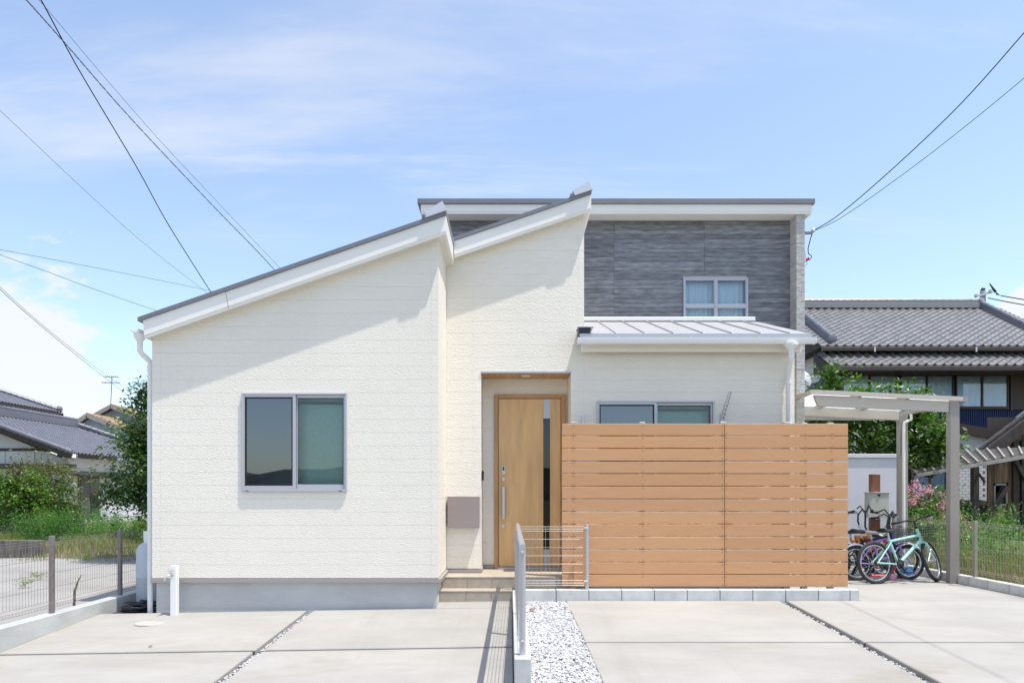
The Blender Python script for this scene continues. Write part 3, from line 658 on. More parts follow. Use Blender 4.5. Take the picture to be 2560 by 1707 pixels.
f = MB(); f.box(PX(1052, YF), YF, 5.43, PX(2030, YF), YF + .03, 5.535); f.build('fascia', 'white_trim', house)
MB().box(PX(1053, YF), YF + .008, 5.398, PX(2029, YF), YF + .034, 5.4295).build('fascia_lip', 'white_trim', house)
MB().box(PX(2030, YF) - .03, YF + .031, 5.398, PX(2030, YF), 16.7, 5.535).build('fascia', 'white_trim', house)
MB().box(PX(1052, YF), YF + .031, 5.398, PX(1052, YF) + .03, 16.7, 5.535).build('fascia', 'white_trim', house)
MB().box(PX(1052, YF) + .031, YF + .035, 5.404, PX(2030, YF) - .031, Y4 + .13, 5.42).build('soffit', 'soffit', house)
# four-light window
uw = bpy.data.objects.new('window', None); col.objects.link(uw); uw.parent = house; uw.location = Vector((3.13, Y4, 3.69)) - Vector(house.location); uw['label'] = 'upper window of four panes with white sheer curtains'
x0, z0, x1, z1 = WU; fr = MB(); t = .018; zd = PZ(766.5, Y4); xm = (x0 + x1) / 2; p = Y4 - .05
fr.box(x0, p, z0, x0 + t, Y4 + .05, z1, .003); fr.box(x1 - t, p, z0, x1, Y4 + .05, z1, .003); fr.box(x0 + t, p, z1 - t, x1 - t, Y4 + .05, z1 - .001, .003); fr.box(x0 + t, p, z0, x1 - t, Y4 + .05, z0 + t, .003)
fr.box(xm - .012, p - .002, z0 + t, xm + .012, Y4 + .05, z1 - t, .003); fr.box(x0 + t, p, zd - .014, xm - .013, Y4 + .05, zd + .014, .003); fr.box(xm + .013, p, zd - .014, x1 - t, Y4 + .05, zd + .014, .003)
fr.build('frame', 'aluminium', uw)
for xa, xb in ((x0 + t, xm - .012), (xm + .012, x1 - t)):
    for za, zb in ((z0 + t, zd - .014), (zd + .014, z1 - t)):
        s = MB(); w_ = .017
        s.box(xa, p + .012, za, xa + w_, Y4 + .02, zb, .002); s.box(xb - w_, p + .012, za, xb, Y4 + .02, zb, .002); s.box(xa + w_, p + .012, zb - w_, xb - w_, Y4 + .02, zb, .002); s.box(xa + w_, p + .012, za, xb - w_, Y4 + .02, za + w_ * 1.4, .002)
        s = s.build('sash', 'aluminium', uw)
        MB().box(xa + w_, p + .03, za + w_ * 1.4, xb - w_, p + .036, zb - w_).build('pane', 'clear_glass', s)
def curtain(name, x0, x1, z0, z1, y, waves, amp, m, parent):
    b = MB(); nx = waves * 8; vs = []
    for i in range(nx + 1):
        u = i / nx; x = x0 + (x1 - x0) * u
        for z, k in ((z0, 1.0), ((z0 + z1) / 2, .8), (z1, .45)):
            vs.append((x, y + amp * k * math.sin(u * waves * 6.283 + .6 * math.sin(u * 9)) + amp * .4 * math.sin(u * waves * 2.1), z))
    b.add(vs, [(i*3 + j, (i+1)*3 + j, (i+1)*3 + j + 1, i*3 + j + 1) for i in range(nx) for j in range(2)])
    return b.build(name, m, parent, smooth=True)
curtain('curtain', x0 + .02, xm - .005, z0 + .02, z1 - .02, Y4 + .10, 7, .014, 'sheer_curtain', uw); curtain('curtain', xm + .005, x1 - .02, z0 + .02, z1 - .02, Y4 + .10, 7, .014, 'sheer_curtain', uw)
MB().box(x0, Y4 + .16, z0 - .05, x1, Y4 + .17, z1 + .05).build('room_back', 'backing', uw)
mat('meter_box', (0.46, 0.45, 0.40), .5)
mat('dark_wire', (0.20, 0.175, 0.16), .45, metal=.2)
# ------------------------------------------------------------------ timber-look screen fence
FY, FX0, FX1, FXS = 8.36, 0.637, 4.14, 2.626
fence = thing('screen_fence', (2.4, FY + .05, 0.09), 'tall screen fence of honey brown horizontal boards before the porch wing', 'fence')
pitch, bh, z0 = 0.1543, 0.1435, 0.111
bl = MB().box(0, 0, 0, FXS - FX0 - .003, .022, bh, .003).mesh('board', 'fence_board'); br = MB().box(0, 0, 0, FX1 - FXS - .003, .022, bh, .003).mesh('board', 'fence_board')
for i in range(13):
    piece('board', bl, fence, (FX0, FY + rng.uniform(0, .002), z0 + pitch * i), (0, rng.uniform(-.0006, .0006), 0))
    piece('board', br, fence, (FXS + .003, FY + rng.uniform(0, .002), z0 + pitch * i), (0, rng.uniform(-.0006, .0006), 0))
posts = [PX(p, FY) for p in (1434, 1607, 1810, 1970, 2014, 2080)]
for i, x in enumerate(posts):
    MB().box(x - .035, FY + .028, -.1, x + .035, FY + .088, 2.118 + (0.012 if i < 4 else .004), .003).build('post', 'fence_post', fence)
sc = MB()
for i in range(13):
    for x in posts[:2] + [FXS - .022, FXS + .025] + posts[4:]:
        for dz in (.022, bh - .022): sc.lathe([(0.0055, FY - .0025), (0.0045, FY - .004), (.0035, FY + .001)], (x, 0, z0 + pitch * i + dz), 6, 'y')
sc.build('screw', 'screw', fence, kind='stuff')

# ------------------------------------------------------------------ low silver mesh fence on the kerb
mf = thing('mesh_fence', (0.09, 6.5, 0.0945), 'low silver mesh fence running toward the street and turning before the door', 'fence')
MX, MZ0, MZ1, MYN, MYF = 0.090, 0.0945, 0.868, 4.93, 8.255
def rpost(x, y, r=.0235): return MB().tube([(x, y, MZ0 - .002), (x, y, MZ1)], r, 16).build('post', 'silver_metal', mf, smooth=True)
for y in (MYN, 6.58, MYF): rpost(MX, y)
MXF = PX(1467, MYF); rpost(MXF, MYF)
def caps(x, y): MB().lathe([(.0245, MZ1), (.0255, MZ1 + .006), (.018, MZ1 + .012), (.004, MZ1 + .014)], (x, y, 0), 16).build('post_cap', 'silver_metal', mf, smooth=True)
caps(MXF, MYF)
MB().tube([(MX, MYN - .025, MZ1 + .004), (MX, MYF + .02, MZ1 + .004)], .024, 14).build('top_rail', 'silver_metal', mf, smooth=True)
def mesh_panel(a, b_, z0, z1, step, wr, m, parent, side, n_h=6, curl=.035, name='mesh_panel', hz=None):
    """welded wire panel between two points, with folded top and bottom edges"""
    a = Vector(a); b_ = Vector(b_); L = (b_ - a).length; d = (b_ - a) / L; nrm = Vector((-d.y, d.x, 0)) * side
    k = max(2, int(L / step)); mb = MB(); up = Vector((0, 0, 1))
    for i in range(k + 1):
        p = a + d * (L * i / k)
        pts = [p + nrm * curl + up * (z0 + .01), p + nrm * curl + up * (z0 + .035), p + up * (z0 + .065), p + up * (z1 - .065), p + nrm * curl + up * (z1 - .035), p + nrm * curl + up * (z1 - .01)]
        mb.tube(pts, wr, 4, cap=False)
    lv = [(z0 + .012, curl), (z0 + .04, curl), (z0 + .068, 0), (z1 - .068, 0), (z1 - .04, curl), (z1 - .012, curl)]
    for h in (hz or [z0 + .065 + (z1 - z0 - .13) * j / (n_h - 1) for j in range(1, n_h - 1)]): lv.append((h, 0))
    for z, o in lv: mb.tube([a + nrm * o + up * z, b_ + nrm * o + up * z], wr, 4, cap=False)
    return mb.build(name, m, parent)
mesh_panel((MX + .03, MYF, 0), (MXF - .035, MYF, 0), .135, .865, .0485, .0020, 'steel_wire', mf, -1, n_h=7)
mesh_panel((MX - .032, MYN + .03, 0), (MX - .032, 6.55, 0), .135, .845, .0485, .0020, 'steel_wire', mf, -1, n_h=7, curl=.02)
mesh_panel((MX - .032, 6.61, 0), (MX - .032, MYF - .02, 0), .135, .845, .0485, .0020, 'steel_wire', mf, -1, n_h=7, curl=.02)
for x, y, dx_ in ((MXF, MYF, -.03), (MX, MYN, 0), (MX, 6.58, 0)):
    for z in (.19, .83): MB().box(min(x, x + dx_) - .012, y - .034, z - .013, max(x, x + dx_) + .012, y - .020, z + .013, .003).build('clamp', 'steel_wire', mf)

# ------------------------------------------------------------------ boundary mesh fences
lf = thing('boundary_fence', (-4.765, 8, 0.012), 'low dark taupe wire mesh fence along the gravel lot', 'fence')
ys = [4.62, 5.86, 7.10, 8.34, 9.58, 10.82, 12.06, 13.3]
for y in ys: MB().box(-4.786, y - .022, .012, -4.744, y + .022, .815, .003).build('post', 'dark_fence_metal', lf)
for a, b_ in zip(ys[:-1], ys[1:]):
    mesh_panel((-4.735, a - .0, 0), (-4.735, b_, 0), .075, .795, .042, .0018, 'dark_wire', lf, -1, n_h=5, curl=.03)
rf = thing('boundary_fence', (6.43, 10, .095), 'low pale wire mesh fence along the weedy plot by the carport', 'fence')
ys = [5.43, 7.43, 9.43, 11.43, 13.43]
for y in ys: MB().box(6.405, y - .022, .095, 6.447, y + .022, .875, .003).build('post', 'taupe_metal', rf)
for a, b_ in zip(ys[:-1], ys[1:]): mesh_panel((6.452, a, 0), (6.452, b_, 0), .125, .86, .05, .0015, 'fence_wire', rf, -1, n_h=5, curl=.03)
mesh_panel((6.452, 13.43, 0), (6.452, 15, 0), .125, .86, .05, .0015, 'fence_wire', rf, -1, n_h=5, curl=.03)

# ------------------------------------------------------------------ small fittings
mb_ = thing('mailbox', (PX(1159, 8.75), Y2 - .016, PZ(1319, 8.72)), 'square mauve grey mailbox on the porch wall beside the door', 'mailbox')
ma, mbb = P(1119, 1319, 8.72), P(1199, 1240, 8.72)
MB().box(ma.x - .004, 8.745, ma.z + .004, mbb.x - .004, Y2 - .016, mbb.z - .002, .004).build('body', 'flashing', mb_)
MB().box(ma.x, 8.722, ma.z, mbb.x, 8.742, mbb.z, .004).build('lid', 'mailbox_paint', mb_)
ic = P(1207, 1188, 8.95)
it = thing('door_intercom', (EX0, 9.0, ic.z), 'small black intercom on the porch reveal beside the door', 'intercom')
MB().box(EX0 + .0005, 8.93, ic.z - .065, EX0 + .028, 9.03, ic.z + .065, .006).build('case', 'black_plastic', it)
MB().lathe([(.014, EX0 + .028), (.014, EX0 + .031), (.008, EX0 + .032)], (0, 8.96, ic.z + .03), 12, 'x').build('lens', 'dark_glass', it)

def awning_arm(name, px, py0, py1, lean, label, g=None):
    o = thing(name, (PX(px, Y2), Y2 - .016, PZ(py1, Y2)), label, 'bracket', g)
    x = PX(px, Y2 - .05); za, zb = PZ(py1, Y2), PZ(py0, Y2)
    MB().box(x - .02, Y2 - .022, za - .05, x + .02, Y2 - .0165, za + .09, .002).build('plate', 'satin_metal', o)
    a = Vector((x, Y2 - .045, za)); b = Vector((x + lean, Y2 - .16, zb)); q = MB()
    for s in (-1, 1): q.bar(a + Vector((s * .015, 0, 0)), b + Vector((s * .015, 0, 0)), .008, .02)
    n_ = max(2, int((b - a).length / .05))
    for i in range(n_ + 1): c = a.lerp(b, i / n_); q.box(c.x - .013, c.y - .006, c.z - .008, c.x + .013, c.y + .006, c.z + .008)
    q.build('arm', 'satin_metal', o)
awning_arm('clothesline_bracket', 1805, 983, 1050, .07, 'slotted steel clothes pole arm tilted up beside the wing window')
o = thing('clothesline_bracket', (PX(1456, Y2), Y2 - .016, PZ(1062, Y2)), 'folded steel clothes pole arm between the door and the wing window', 'bracket')
MB().box(PX(1456, Y2) - .02, Y2 - .022, PZ(1075, Y2), PX(1456, Y2) + .02, Y2 - .0165, PZ(1036, Y2), .002).build('plate', 'satin_metal', o)
MB().tube([(PX(1456, Y2), Y2 - .03, PZ(1045, Y2)), (PX(1456, Y2), Y2 - .07, PZ(1040, Y2)), (PX(1456, Y2), Y2 - .08, PZ(1080, Y2))], .012, 8).build('arm', 'satin_metal', o)

sp_ = P(437, 1530, 7.72)
sx, sy = PX(436.5, 7.70), 7.70
st = thing('water_standpipe', (sx, sy, zg(sx, sy)), 'white square water standpipe with a chrome tap by the front wall', 'tap post')
zt_ = PZ(1413, 7.70)
MB().box(sx - .038, sy - .03, zg(sx, sy) - .02, sx + .034, sy + .04, zt_, .006).build('post', 'white_pipe', st)
tp = MB(); tz = PZ(1436, 7.66)
tp.tube([(sx - .01, sy - .03, tz), (sx - .01, sy - .055, tz), (sx - .03, sy - .085, tz - .005), (sx - .055, sy - .10, tz - .03), (sx - .062, sy - .10, tz - .06)], .010, 10)
tp.lathe([(.013, tz), (.013, tz + .03), (.006, tz + .032), (.006, tz + .045)], (sx - .018, sy - .06, 0), 10)
tp.bar((sx - .05, sy - .06, tz + .047), (sx + .014, sy - .06, tz + .047), .012, .008)
tp.lathe([(.018, sy - .031), (.018, sy - .036)], (sx - .01, 0, tz), 12, 'y'); tp.build('tap', 'satin_metal', st, smooth=True)
gx_, gy_ = PX(376, 7.35), 7.35
MB().lathe([(0.005, zg(gx_, gy_) + .004), (.15, zg(gx_, gy_) + .004), (.155, zg(gx_, gy_) - .002)], (gx_, gy_, 0), 32).build('drain_cover', 'meter_box', label='round pale drain cover flush in the concrete near the standpipe', cat='cover')

gc = thing('gas_cylinder', (-4.42, 8.45, -.16), 'pale grey gas cylinder beside the house wall behind the downspout', 'gas cylinder')
mat('cylinder_paint', (0.52, 0.56, 0.62), .4, var=.05)
prof = [(.07, -.13), (.155, -.125), (.18, -.09), (.185, -.06), (.185, .22), (.188, .225), (.188, .24), (.185, .245), (.185, .50), (.18, .56), (.15, .62), (.10, .65), (.04, .66)]
MB().lathe(prof, (-4.42, 8.45, 0), 28).build('body', 'cylinder_paint', gc, smooth=True)
MB().lathe([(.10, .64), (.105, .70), (.105, .79), (.10, .79), (.10, .70)], (-4.42, 8.45, 0), 20).build('valve_guard', 'white_trim', gc, smooth=True)
MB().tube([(-4.42, 8.45, .66), (-4.42, 8.45, .74)], .02, 10).build('valve', 'satin_metal', gc)
MB().lathe([(.12, -.16), (.12, -.13)], (-4.42, 8.45, 0), 20).build('foot_ring', 'white_trim', gc)
hs = MB(); pts = []
for i in range(140):
    a = i * .42; r = .10 + .05 * math.sin(i * .37) + .03 * math.sin(i * 1.1); pts.append((-4.40 + r * 1.2 * math.cos(a), 8.08 + r * 0.9 * math.sin(a), -.135 + i * .0007 + .01 * math.sin(i)))
hs.tube(pts, .011, 6).build('garden_hose', 'black_plastic', label='coiled black hose lying between the low wall and the house', cat='hose')

# ------------------------------------------------------------------ carport
mat('polycarbonate', (0.80, 0.83, 0.85), .5, trans=.55)
mat('beige_metal', (0.56, 0.50, 0.43), .45, metal=.1)
cp = thing('carport', (6.33, 10.3, -.03), 'small beige carport with two posts and a pale translucent roof', 'carport')
CYF, CYR, CXL, CXR = 9.71, 10.97, 4.30, 6.40
MB().box(6.262, CYF, -.03, 6.398, CYF + .10, 2.56, .006).build('post', 'taupe_metal', cp); MB().box(6.262, CYR, -.03, 6.398, CYR + .10, 2.50, .006).build('post', 'taupe_metal', cp)
def zc_(x): return 2.60 + (6.40 - x) * .047
def beam(ya, yb, top, dep, m, x0=CXL, x1=CXR, taper=0.03):
    MB().prism_y([(x0, zc_(x0) + top), (x1, zc_(x1) + top), (x1, zc_(x1) + top - dep), (x0 + taper, zc_(x0) + top - dep)], ya, yb).build('beam', m, cp)
beam(CYF - .035, CYF - .003, .022, .060, 'beige_metal', CXL, CXR + .02, .0)
beam(CYF + .02, CYF + .09, -.042, .155, 'beige_metal', CXL + .04, 6.26, .06)
beam(CYR + .01, CYR + .08, -.03, .150, 'beige_metal', CXL, 6.26, .05)
MB().prism_x([(CYF - .034, zc_(CXL) + .02), (CYR + .9, zc_(CXL) - .03), (CYR + .9, zc_(CXL) - .09), (CYF - .034, zc_(CXL) - .04)], CXL - .04, CXL - .001).build('side_rail', 'beige_metal', cp)
MB().prism_x([(CYF - .034, zc_(CXR) + .018), (CYR + .9, zc_(CXR) - .03), (CYR + .9, zc_(CXR) - .10), (CYF - .034, zc_(CXR) - .05)], CXR + .021, CXR + .09).build('gutter', 'taupe_metal', cp)
for x in (4.98, 5.66):
    MB().box(x - .02, CYF - .002, zc_(x) - .05, x + .02, CYR + .9, zc_(x) - .006).build('rafter', 'taupe_metal', cp)
for x0, x1 in ((CXL + .001, 4.959), (5.001, 5.639), (5.701, CXR)):
    b = MB(); b.prism_y([(x0, zc_(x0) - .001), (x1, zc_(x1) - .001), (x1, zc_(x1) + .003), (x0, zc_(x0) + .003)], CYF - .002, CYR + .9); b.build('roof_sheet', 'polycarbonate', cp)
MB().box(CXL, CYR + .901, zc_(CXR) - .08, CXR, CYR + .95, zc_(CXR) + .03).build('beam', 'taupe_metal', cp)
q = MB(); q.tube([(6.43, CYR - .03, 2.52), (6.43, CYR - .03, 2.43), (6.31, CYR - .04, 2.38), (6.305, CYR - .04, 2.30), (6.305, CYR - .04, -.03)], .022, 10)
q.build('drain_pipe', 'white_trim', cp, smooth=True)

# ------------------------------------------------------------------ pale wall and the meter post behind the bicycles
mat('lavender_wall', (0.60, 0.59, 0.64), .7, var=.03, vscale=(1, 1, 1))
gw = thing('garden_wall', (5.8, 12.3, -.03), 'plain pale lavender wall behind the bicycles', 'wall')
MB().box(4.3, 12.25, -.2, 7.1, 12.4, PZ(1144, 12.2), .004).build('panel', 'lavender_wall', gw)
MB().box(4.28, 12.22, PZ(1144, 12.2), 7.13, 12.43, PZ(1134, 12.2), .006).build('coping', 'lavender_wall', gw)
mat('brown_post', (0.20, 0.075, 0.035), .5, var=.25, vscale=(26, 26, 1.2))
mp_ = thing('meter_post', (PX(2189, 11.6), 11.6, -.03), 'brown wood-grain post carrying a cream meter box', 'post')
MB().box(PX(2177.5, 11.6), 11.6, -.05, PX(2201, 11.6), 11.68, PZ(1185, 11.6), .004).build('post', 'brown_post', mp_)
bx = MB().box(PX(2168, 11.5), 11.47, PZ(1294, 11.47), PX(2221, 11.5), 11.595, PZ(1231, 11.47), .008).build('box', 'meter_box', mp_)
MB().lathe([(.022, 11.468), (.022, 11.455), (.012, 11.45)], (PX(2197, 11.47), 0, PZ(1237, 11.47)), 14, 'y').build('lock', 'black_plastic', bx)
MB().box(PX(2166, 11.5), 11.455, PZ(1232, 11.47), PX(2222, 11.5), 11.60, PZ(1229.5, 11.47), .002).build('hood', 'meter_box', bx)

# ------------------------------------------------------------------ bicycles
mat('rubber', (0.022, 0.022, 0.024), .75, bump=.4, bscale=(200, 200, 200)); mat('chrome', (0.62, 0.62, 0.62), .22, metal=.8)
mat('mint_paint', (0.40, 0.72, 0.66), .28, coat=.5); mat('purple_paint', (0.33, 0.20, 0.62), .28, coat=.5); mat('orange_paint', (0.80, 0.30, 0.05), .3, coat=.5)
mat('white_paint', (0.80, 0.80, 0.80), .3, coat=.4); mat('cream_vinyl', (0.62, 0.53, 0.44), .5); mat('red_reflector', (0.55, 0.01, 0.015), .2); mat('pink_plastic', (0.70, 0.32, 0.47), .4); mat('red_plastic', (0.60, 0.02, 0.05), .35); mat('blue_plastic', (0.10, 0.30, 0.62), .4)
def ring(c, R_, n, ax): # circle points in the x,z plane
    return [(c[0] + R_ * math.cos(2 * math.pi * i / n), c[1], c[2] + R_ * math.sin(2 * math.pi * i / n)) for i in range(n)]
def bicycle(name, loc, rz, lean, label, paint, r=.30, wb=.95, saddle='black_plastic', fender=None, basket=False, rise=.10, steer=0.0, box=None, tyre=.024, grip='black_plastic', bell=None, fork_paint=None, extra=None):
    o = thing(name, loc, label, 'bicycle', 'bicycles parked under the carport', rz, lean)
    bl = lambda b, n_, m_, par=o, **k: b.build(n_, m_, par, local=True, **k)
    A = Vector((0, 0, r)); Fw = Vector((wb, 0, r)); hx_, hz_ = wb - .18, r + .34
    ht = Vector((wb - .235, 0, r + .46)); hb_ = Vector((wb - .17, 0, r + .30)); bb = Vector((.40, 0, r - .03)); stt = Vector((.30, 0, r + .30)); sd = Vector((.265, 0, r + .44))
    steerM = Matrix.Translation(hb_) @ Matrix.Rotation(steer, 4, (ht - hb_).normalized()) @ Matrix.Translation(-hb_)
    T = lambda p: steerM @ Vector(p)
    def wheel(c, fn):
        w = MB(); w.tube([fn(p) for p in ring(c, r - tyre * .75, 40, 0)], tyre, 8, close=True); w = bl(w, 'wheel', 'rubber', smooth=True)
        q = MB(); q.tube([fn(p) for p in ring(c, r - tyre * 2.0, 36, 0)], .011, 6, close=True); bl(q, 'rim', 'chrome', w, smooth=True)
        q = MB()
        for i in range(20):
            a = 2 * math.pi * i / 20; s = .03 if i % 2 else -.03
            q.tube([fn((c[0] + .02 * math.cos(a + 1.2), c[1] + s, c[2] + .02 * math.sin(a + 1.2))), fn((c[0] + (r - tyre * 2) * math.cos(a), c[1], c[2] + (r - tyre * 2) * math.sin(a)))], .0013, 3, cap=False)
        bl(q, 'spokes', 'chrome', w)
        q = MB(); q.tube([fn((c[0], c[1] - .055, c[2])), fn((c[0], c[1] + .055, c[2]))], .018, 10); bl(q, 'hub', 'satin_metal', w, smooth=True)
    ident = lambda p: Vector(p)
    wheel(A, ident); wheel(Fw, T)
    f = MB(); tr = .0175
    f.tube([bb, sd - Vector((0, 0, .09))], tr, 10); f.tube([bb, hb_ + Vector((-.006, 0, .012))], tr * 1.35, 10); f.tube([stt, hb_.lerp(ht, .5), ht + Vector((-.005, 0, -.02))], tr * 1.1, 10); f.tube([hb_ - (ht - hb_) * .12, ht + (ht - hb_) * .08], tr * 1.25, 10)
    for s in (-1, 1):
        f.tube([A + Vector((0, s * .055, 0)), bb + Vector((-.05, s * .03, 0))], tr * .62, 8); f.tube([A + Vector((0, s * .055, 0)), stt + Vector((-.01, s * .018, -.02))], tr * .55, 8)
    bl(f, 'frame', paint, smooth=True)
    f = MB(); cr = hb_ - (ht - hb_) * .16
    f.tube([T(cr + Vector((0, -.05, -.02))), T(cr), T(cr + Vector((0, .05, -.02)))], tr * .8, 8)
    for s in (-1, 1): f.tube([T(cr + Vector((0, s * .05, -.02))), T(cr + Vector((.03, s * .055, -.12))), T(Fw + Vector((0, s * .055, 0)))], [tr * .8, tr * .75, tr * .5], 8)
    bl(f, 'fork', fork_paint or paint, smooth=True)
    stem = ht + (ht - hb_).normalized() * .07; top = stem + Vector((-.02, 0, rise)); f = MB()
    f.tube([T(ht), T(stem), T(top + Vector((.04, 0, 0)))], .014, 8)
    bars = [(-.10, -.28, .02), (-.05, -.20, .02), (.0, -.10, rise * .5), (.02, 0, 0), (.0, .10, rise * .5), (-.05, .20, .02), (-.10, .28, .02)]
    c0 = top + Vector((.03, 0, 0)); f.tube([T(c0 + Vector(p) * (1, 1, 1)[0]) for p in bars], .011, 8); hbar = bl(f, 'handlebar', 'black_plastic', smooth=True)
    for s in (0, -1):
        e, e2 = Vector(bars[s]), Vector(bars[1 if s == 0 else -2]); g = MB(); g.tube([T(c0 + e), T(c0 + e.lerp(e2, 1.15))], .0175, 8); bl(g, 'grip', grip, hbar, smooth=True)
        g = MB(); d = e2 * .9; g.tube([T(c0 + d + Vector((.02, 0, 0))), T(c0 + d + Vector((.05, 0, -.015))), T(c0 + e.lerp(e2, .3) + Vector((.055, 0, -.02)))], .006, 6); bl(g, 'brake_lever', 'satin_metal', hbar)
    if bell: g = MB(); g.lathe([(.005, .035), (.022, .03), (.03, .012), (.03, 0)], tuple(T(c0 + Vector((-.02, .16, .04)))), 12); bl(g, 'bell', bell, hbar, smooth=True)
    g = MB(); vs = []
    for i in range(9):
        u = i / 8; x = sd.x - .12 + .26 * u; wd = .075 * (1 - u) ** .7 * (1 if u < .9 else .8) + .018; hgt = .035 * (1 - .3 * u)
        for k in range(10):
            an = 2 * math.pi * k / 10; vs.append((x, wd * math.cos(an), sd.z + hgt * math.sin(an) * (1 if math.sin(an) > 0 else .8) + .015 * (1 - u) ** 2 + (.012 if i in (0, 8) else 0) * 0))
    g.add(vs, [(i*10 + k, i*10 + (k+1) % 10, (i+1)*10 + (k+1) % 10, (i+1)*10 + k) for i in range(8) for k in range(10)] + [tuple(range(10))[::-1], tuple(range(80, 90))])
    sdl = bl(g, 'saddle', saddle, smooth=True); g = MB(); g.tube([sd - Vector((-.012, 0, .12)), sd - Vector((0, 0, .02))], .013, 8); bl(g, 'seat_post', 'satin_metal', sdl, smooth=True)
    g = MB(); g.lathe([(.062, -.045), (.066, -.043), (.066, -.040), (.03, -.038), (.012, -.06)], tuple(bb), 24, 'y')
    cs = bl(g, 'crankset', 'black_plastic', smooth=True)
    for s, an in ((-1, -1.2), (1, 1.94)):
        g = MB(); e = bb + Vector((.13 * math.cos(an), s * .065, .13 * math.sin(an))); g.bar(bb + Vector((0, s * .055, 0)), e, .014, .02); g.box(e.x - .04, e.y + (s * .055 - .04), e.z - .010, e.x + .04, e.y + (s * .055 + .04), e.z + .010, .003); bl(g, 'pedal', 'black_plastic', cs)
    g = MB(); g.tube([A + Vector((0, -.042, .032)), bb + Vector((0, -.042, .064))], .004, 5); g.tube([A + Vector((0, -.042, -.032)), bb + Vector((0, -.042, -.064))], .004, 5); bl(g, 'chain', 'black_plastic', cs)
    g = MB(); g.lathe([(.036, -.052), (.036, -.03), (.045, -.028)], tuple(A), 18, 'y'); bl(g, 'sprocket', 'black_plastic')
    g = MB(); g.tube([A + Vector((.05, .06, -.01)), A + Vector((-.03, .16, -r + .015))], .008, 6); bl(g, 'kickstand', 'black_plastic')
    g = MB(); g.lathe([(.024, -.01), (.024, .01), (.015, .014)], tuple(stt + Vector((-.10, 0, .0))), 12, 'x'); bl(g, 'reflector', 'red_reflector')
    if fender:
        for c, fn, a0, a1 in ((A, ident, 55, 215), (Fw, T, 20, 150)):
            g = MB(); vs = []; n_ = 22
            for i in range(n_ + 1):
                a = R(a0 + (a1 - a0) * i / n_)
                for wv, dr in ((-.032, -.012), (-.02, .008), (.02, .008), (.032, -.012)): vs.append(fn((c.x + (r + .022 + dr) * math.cos(a), wv, c.z + (r + .022 + dr) * math.sin(a))))
            g.add(vs, [(i*4 + k, i*4 + k + 1, (i+1)*4 + k + 1, (i+1)*4 + k) for i in range(n_) for k in range(3)]); bl(g, 'fender', fender, smooth=True)
    if basket:
        g = MB(); bc = T(stem + Vector((.17, 0, -.12))); hw, hl, hh = .15, .11, .19
        for lv in range(6):
            z = -hh / 2 + hh * lv / 5; k = .82 + .18 * lv / 5; pts = [bc + Vector((sx_ * hl * k, sy_ * hw * k, z)) for sx_, sy_ in ((-1,-1),(1,-1),(1,1),(-1,1))]
            g.tube(pts, .0035, 4, close=True)
        for i in range(28):
            u = i / 28 * 4; sgm = int(u); fr_ = u - sgm; cs_ = ((-1,-1),(1,-1),(1,1),(-1,1)); p0, p1 = cs_[sgm], cs_[(sgm + 1) % 4]; xx, yy = p0[0] + (p1[0]-p0[0]) * fr_, p0[1] + (p1[1]-p0[1]) * fr_
            g.tube([bc + Vector((xx * hl * .82, yy * hw * .82, -hh / 2)), bc + Vector((xx * hl, yy * hw, hh / 2))], .0025, 4, cap=False)
        for i in range(7): x = -1 + i / 3; g.tube([bc + Vector((x * hl * .82, -hw * .82, -hh / 2)), bc + Vector((x * hl * .82, hw * .82, -hh / 2))], .0025, 4, cap=False)
        bl(g, 'basket', 'black_plastic' if basket == 'black' else 'steel_wire')
    if box:
        g = MB(); g.box(stt.x + .05, -.03, stt.z - .02, hb_.x - .04, .03, stt.z + .10, .012); bx_ = bl(g, 'frame_bag', box)
        tx = bpy.data.curves.new('lettering', 'FONT'); tx.body = 'RE'; tx.size = .075; tx.extrude = .001; tc_ = bpy.data.objects.new('lettering_curve', tx); col.objects.link(tc_); bpy.context.view_layer.update(); tm = bpy.data.meshes.new_from_object(tc_.evaluated_get(bpy.context.evaluated_depsgraph_get())); bpy.data.objects.remove(tc_); to = bpy.data.objects.new('lettering', tm); col.objects.link(to); to.parent = bx_
        to.location = (stt.x + .17, -.0325, stt.z + .015); to.rotation_euler = (R(90), 0, 0); tm.materials.clear(); tm.materials.append(MATS['black_plastic'])
    return o
GZ = -.031
bicycle('bicycle', (5.20, 9.68, GZ), R(15), R(-6), 'mint green mountain bicycle standing nearest the carport post', 'mint_paint', r=.298, wb=1.02, steer=R(28), rise=.06, basket='black')
bicycle('bicycle', (5.12, 10.05, GZ), R(8), R(-7), 'purple children\'s bicycle with a wire basket behind the mint one', 'purple_paint', r=.255, wb=.84, saddle='cream_vinyl', basket=True, rise=.14, fender='white_paint', bell='pink_plastic', fork_paint='purple_paint')
bicycle('bicycle', (5.00, 10.42, GZ), R(12), R(-5), 'orange children\'s bicycle with lettered frame bag among the parked bicycles', 'orange_paint', r=.24, wb=.80, rise=.22, fender='orange_paint', box='orange_paint', bell='white_paint')
bicycle('bicycle', (4.90, 10.72, GZ), R(14), R(-6), 'white fendered bicycle with a cream saddle farthest behind the others', 'white_paint', r=.31, wb=1.0, saddle='cream_vinyl', fender='white_paint', rise=.12)
bicycle('bicycle', (4.96, 10.22, GZ), R(4), R(6), 'dark bicycle with black saddle leaning behind the purple one', 'black_plastic', r=.27, wb=.92, rise=.16, fender='white_paint', basket='black')
tk = thing('toy_scooter', (5.42, 10.12, GZ), 'red and pink toy scooter lying behind the bicycle wheels', 'scooter')
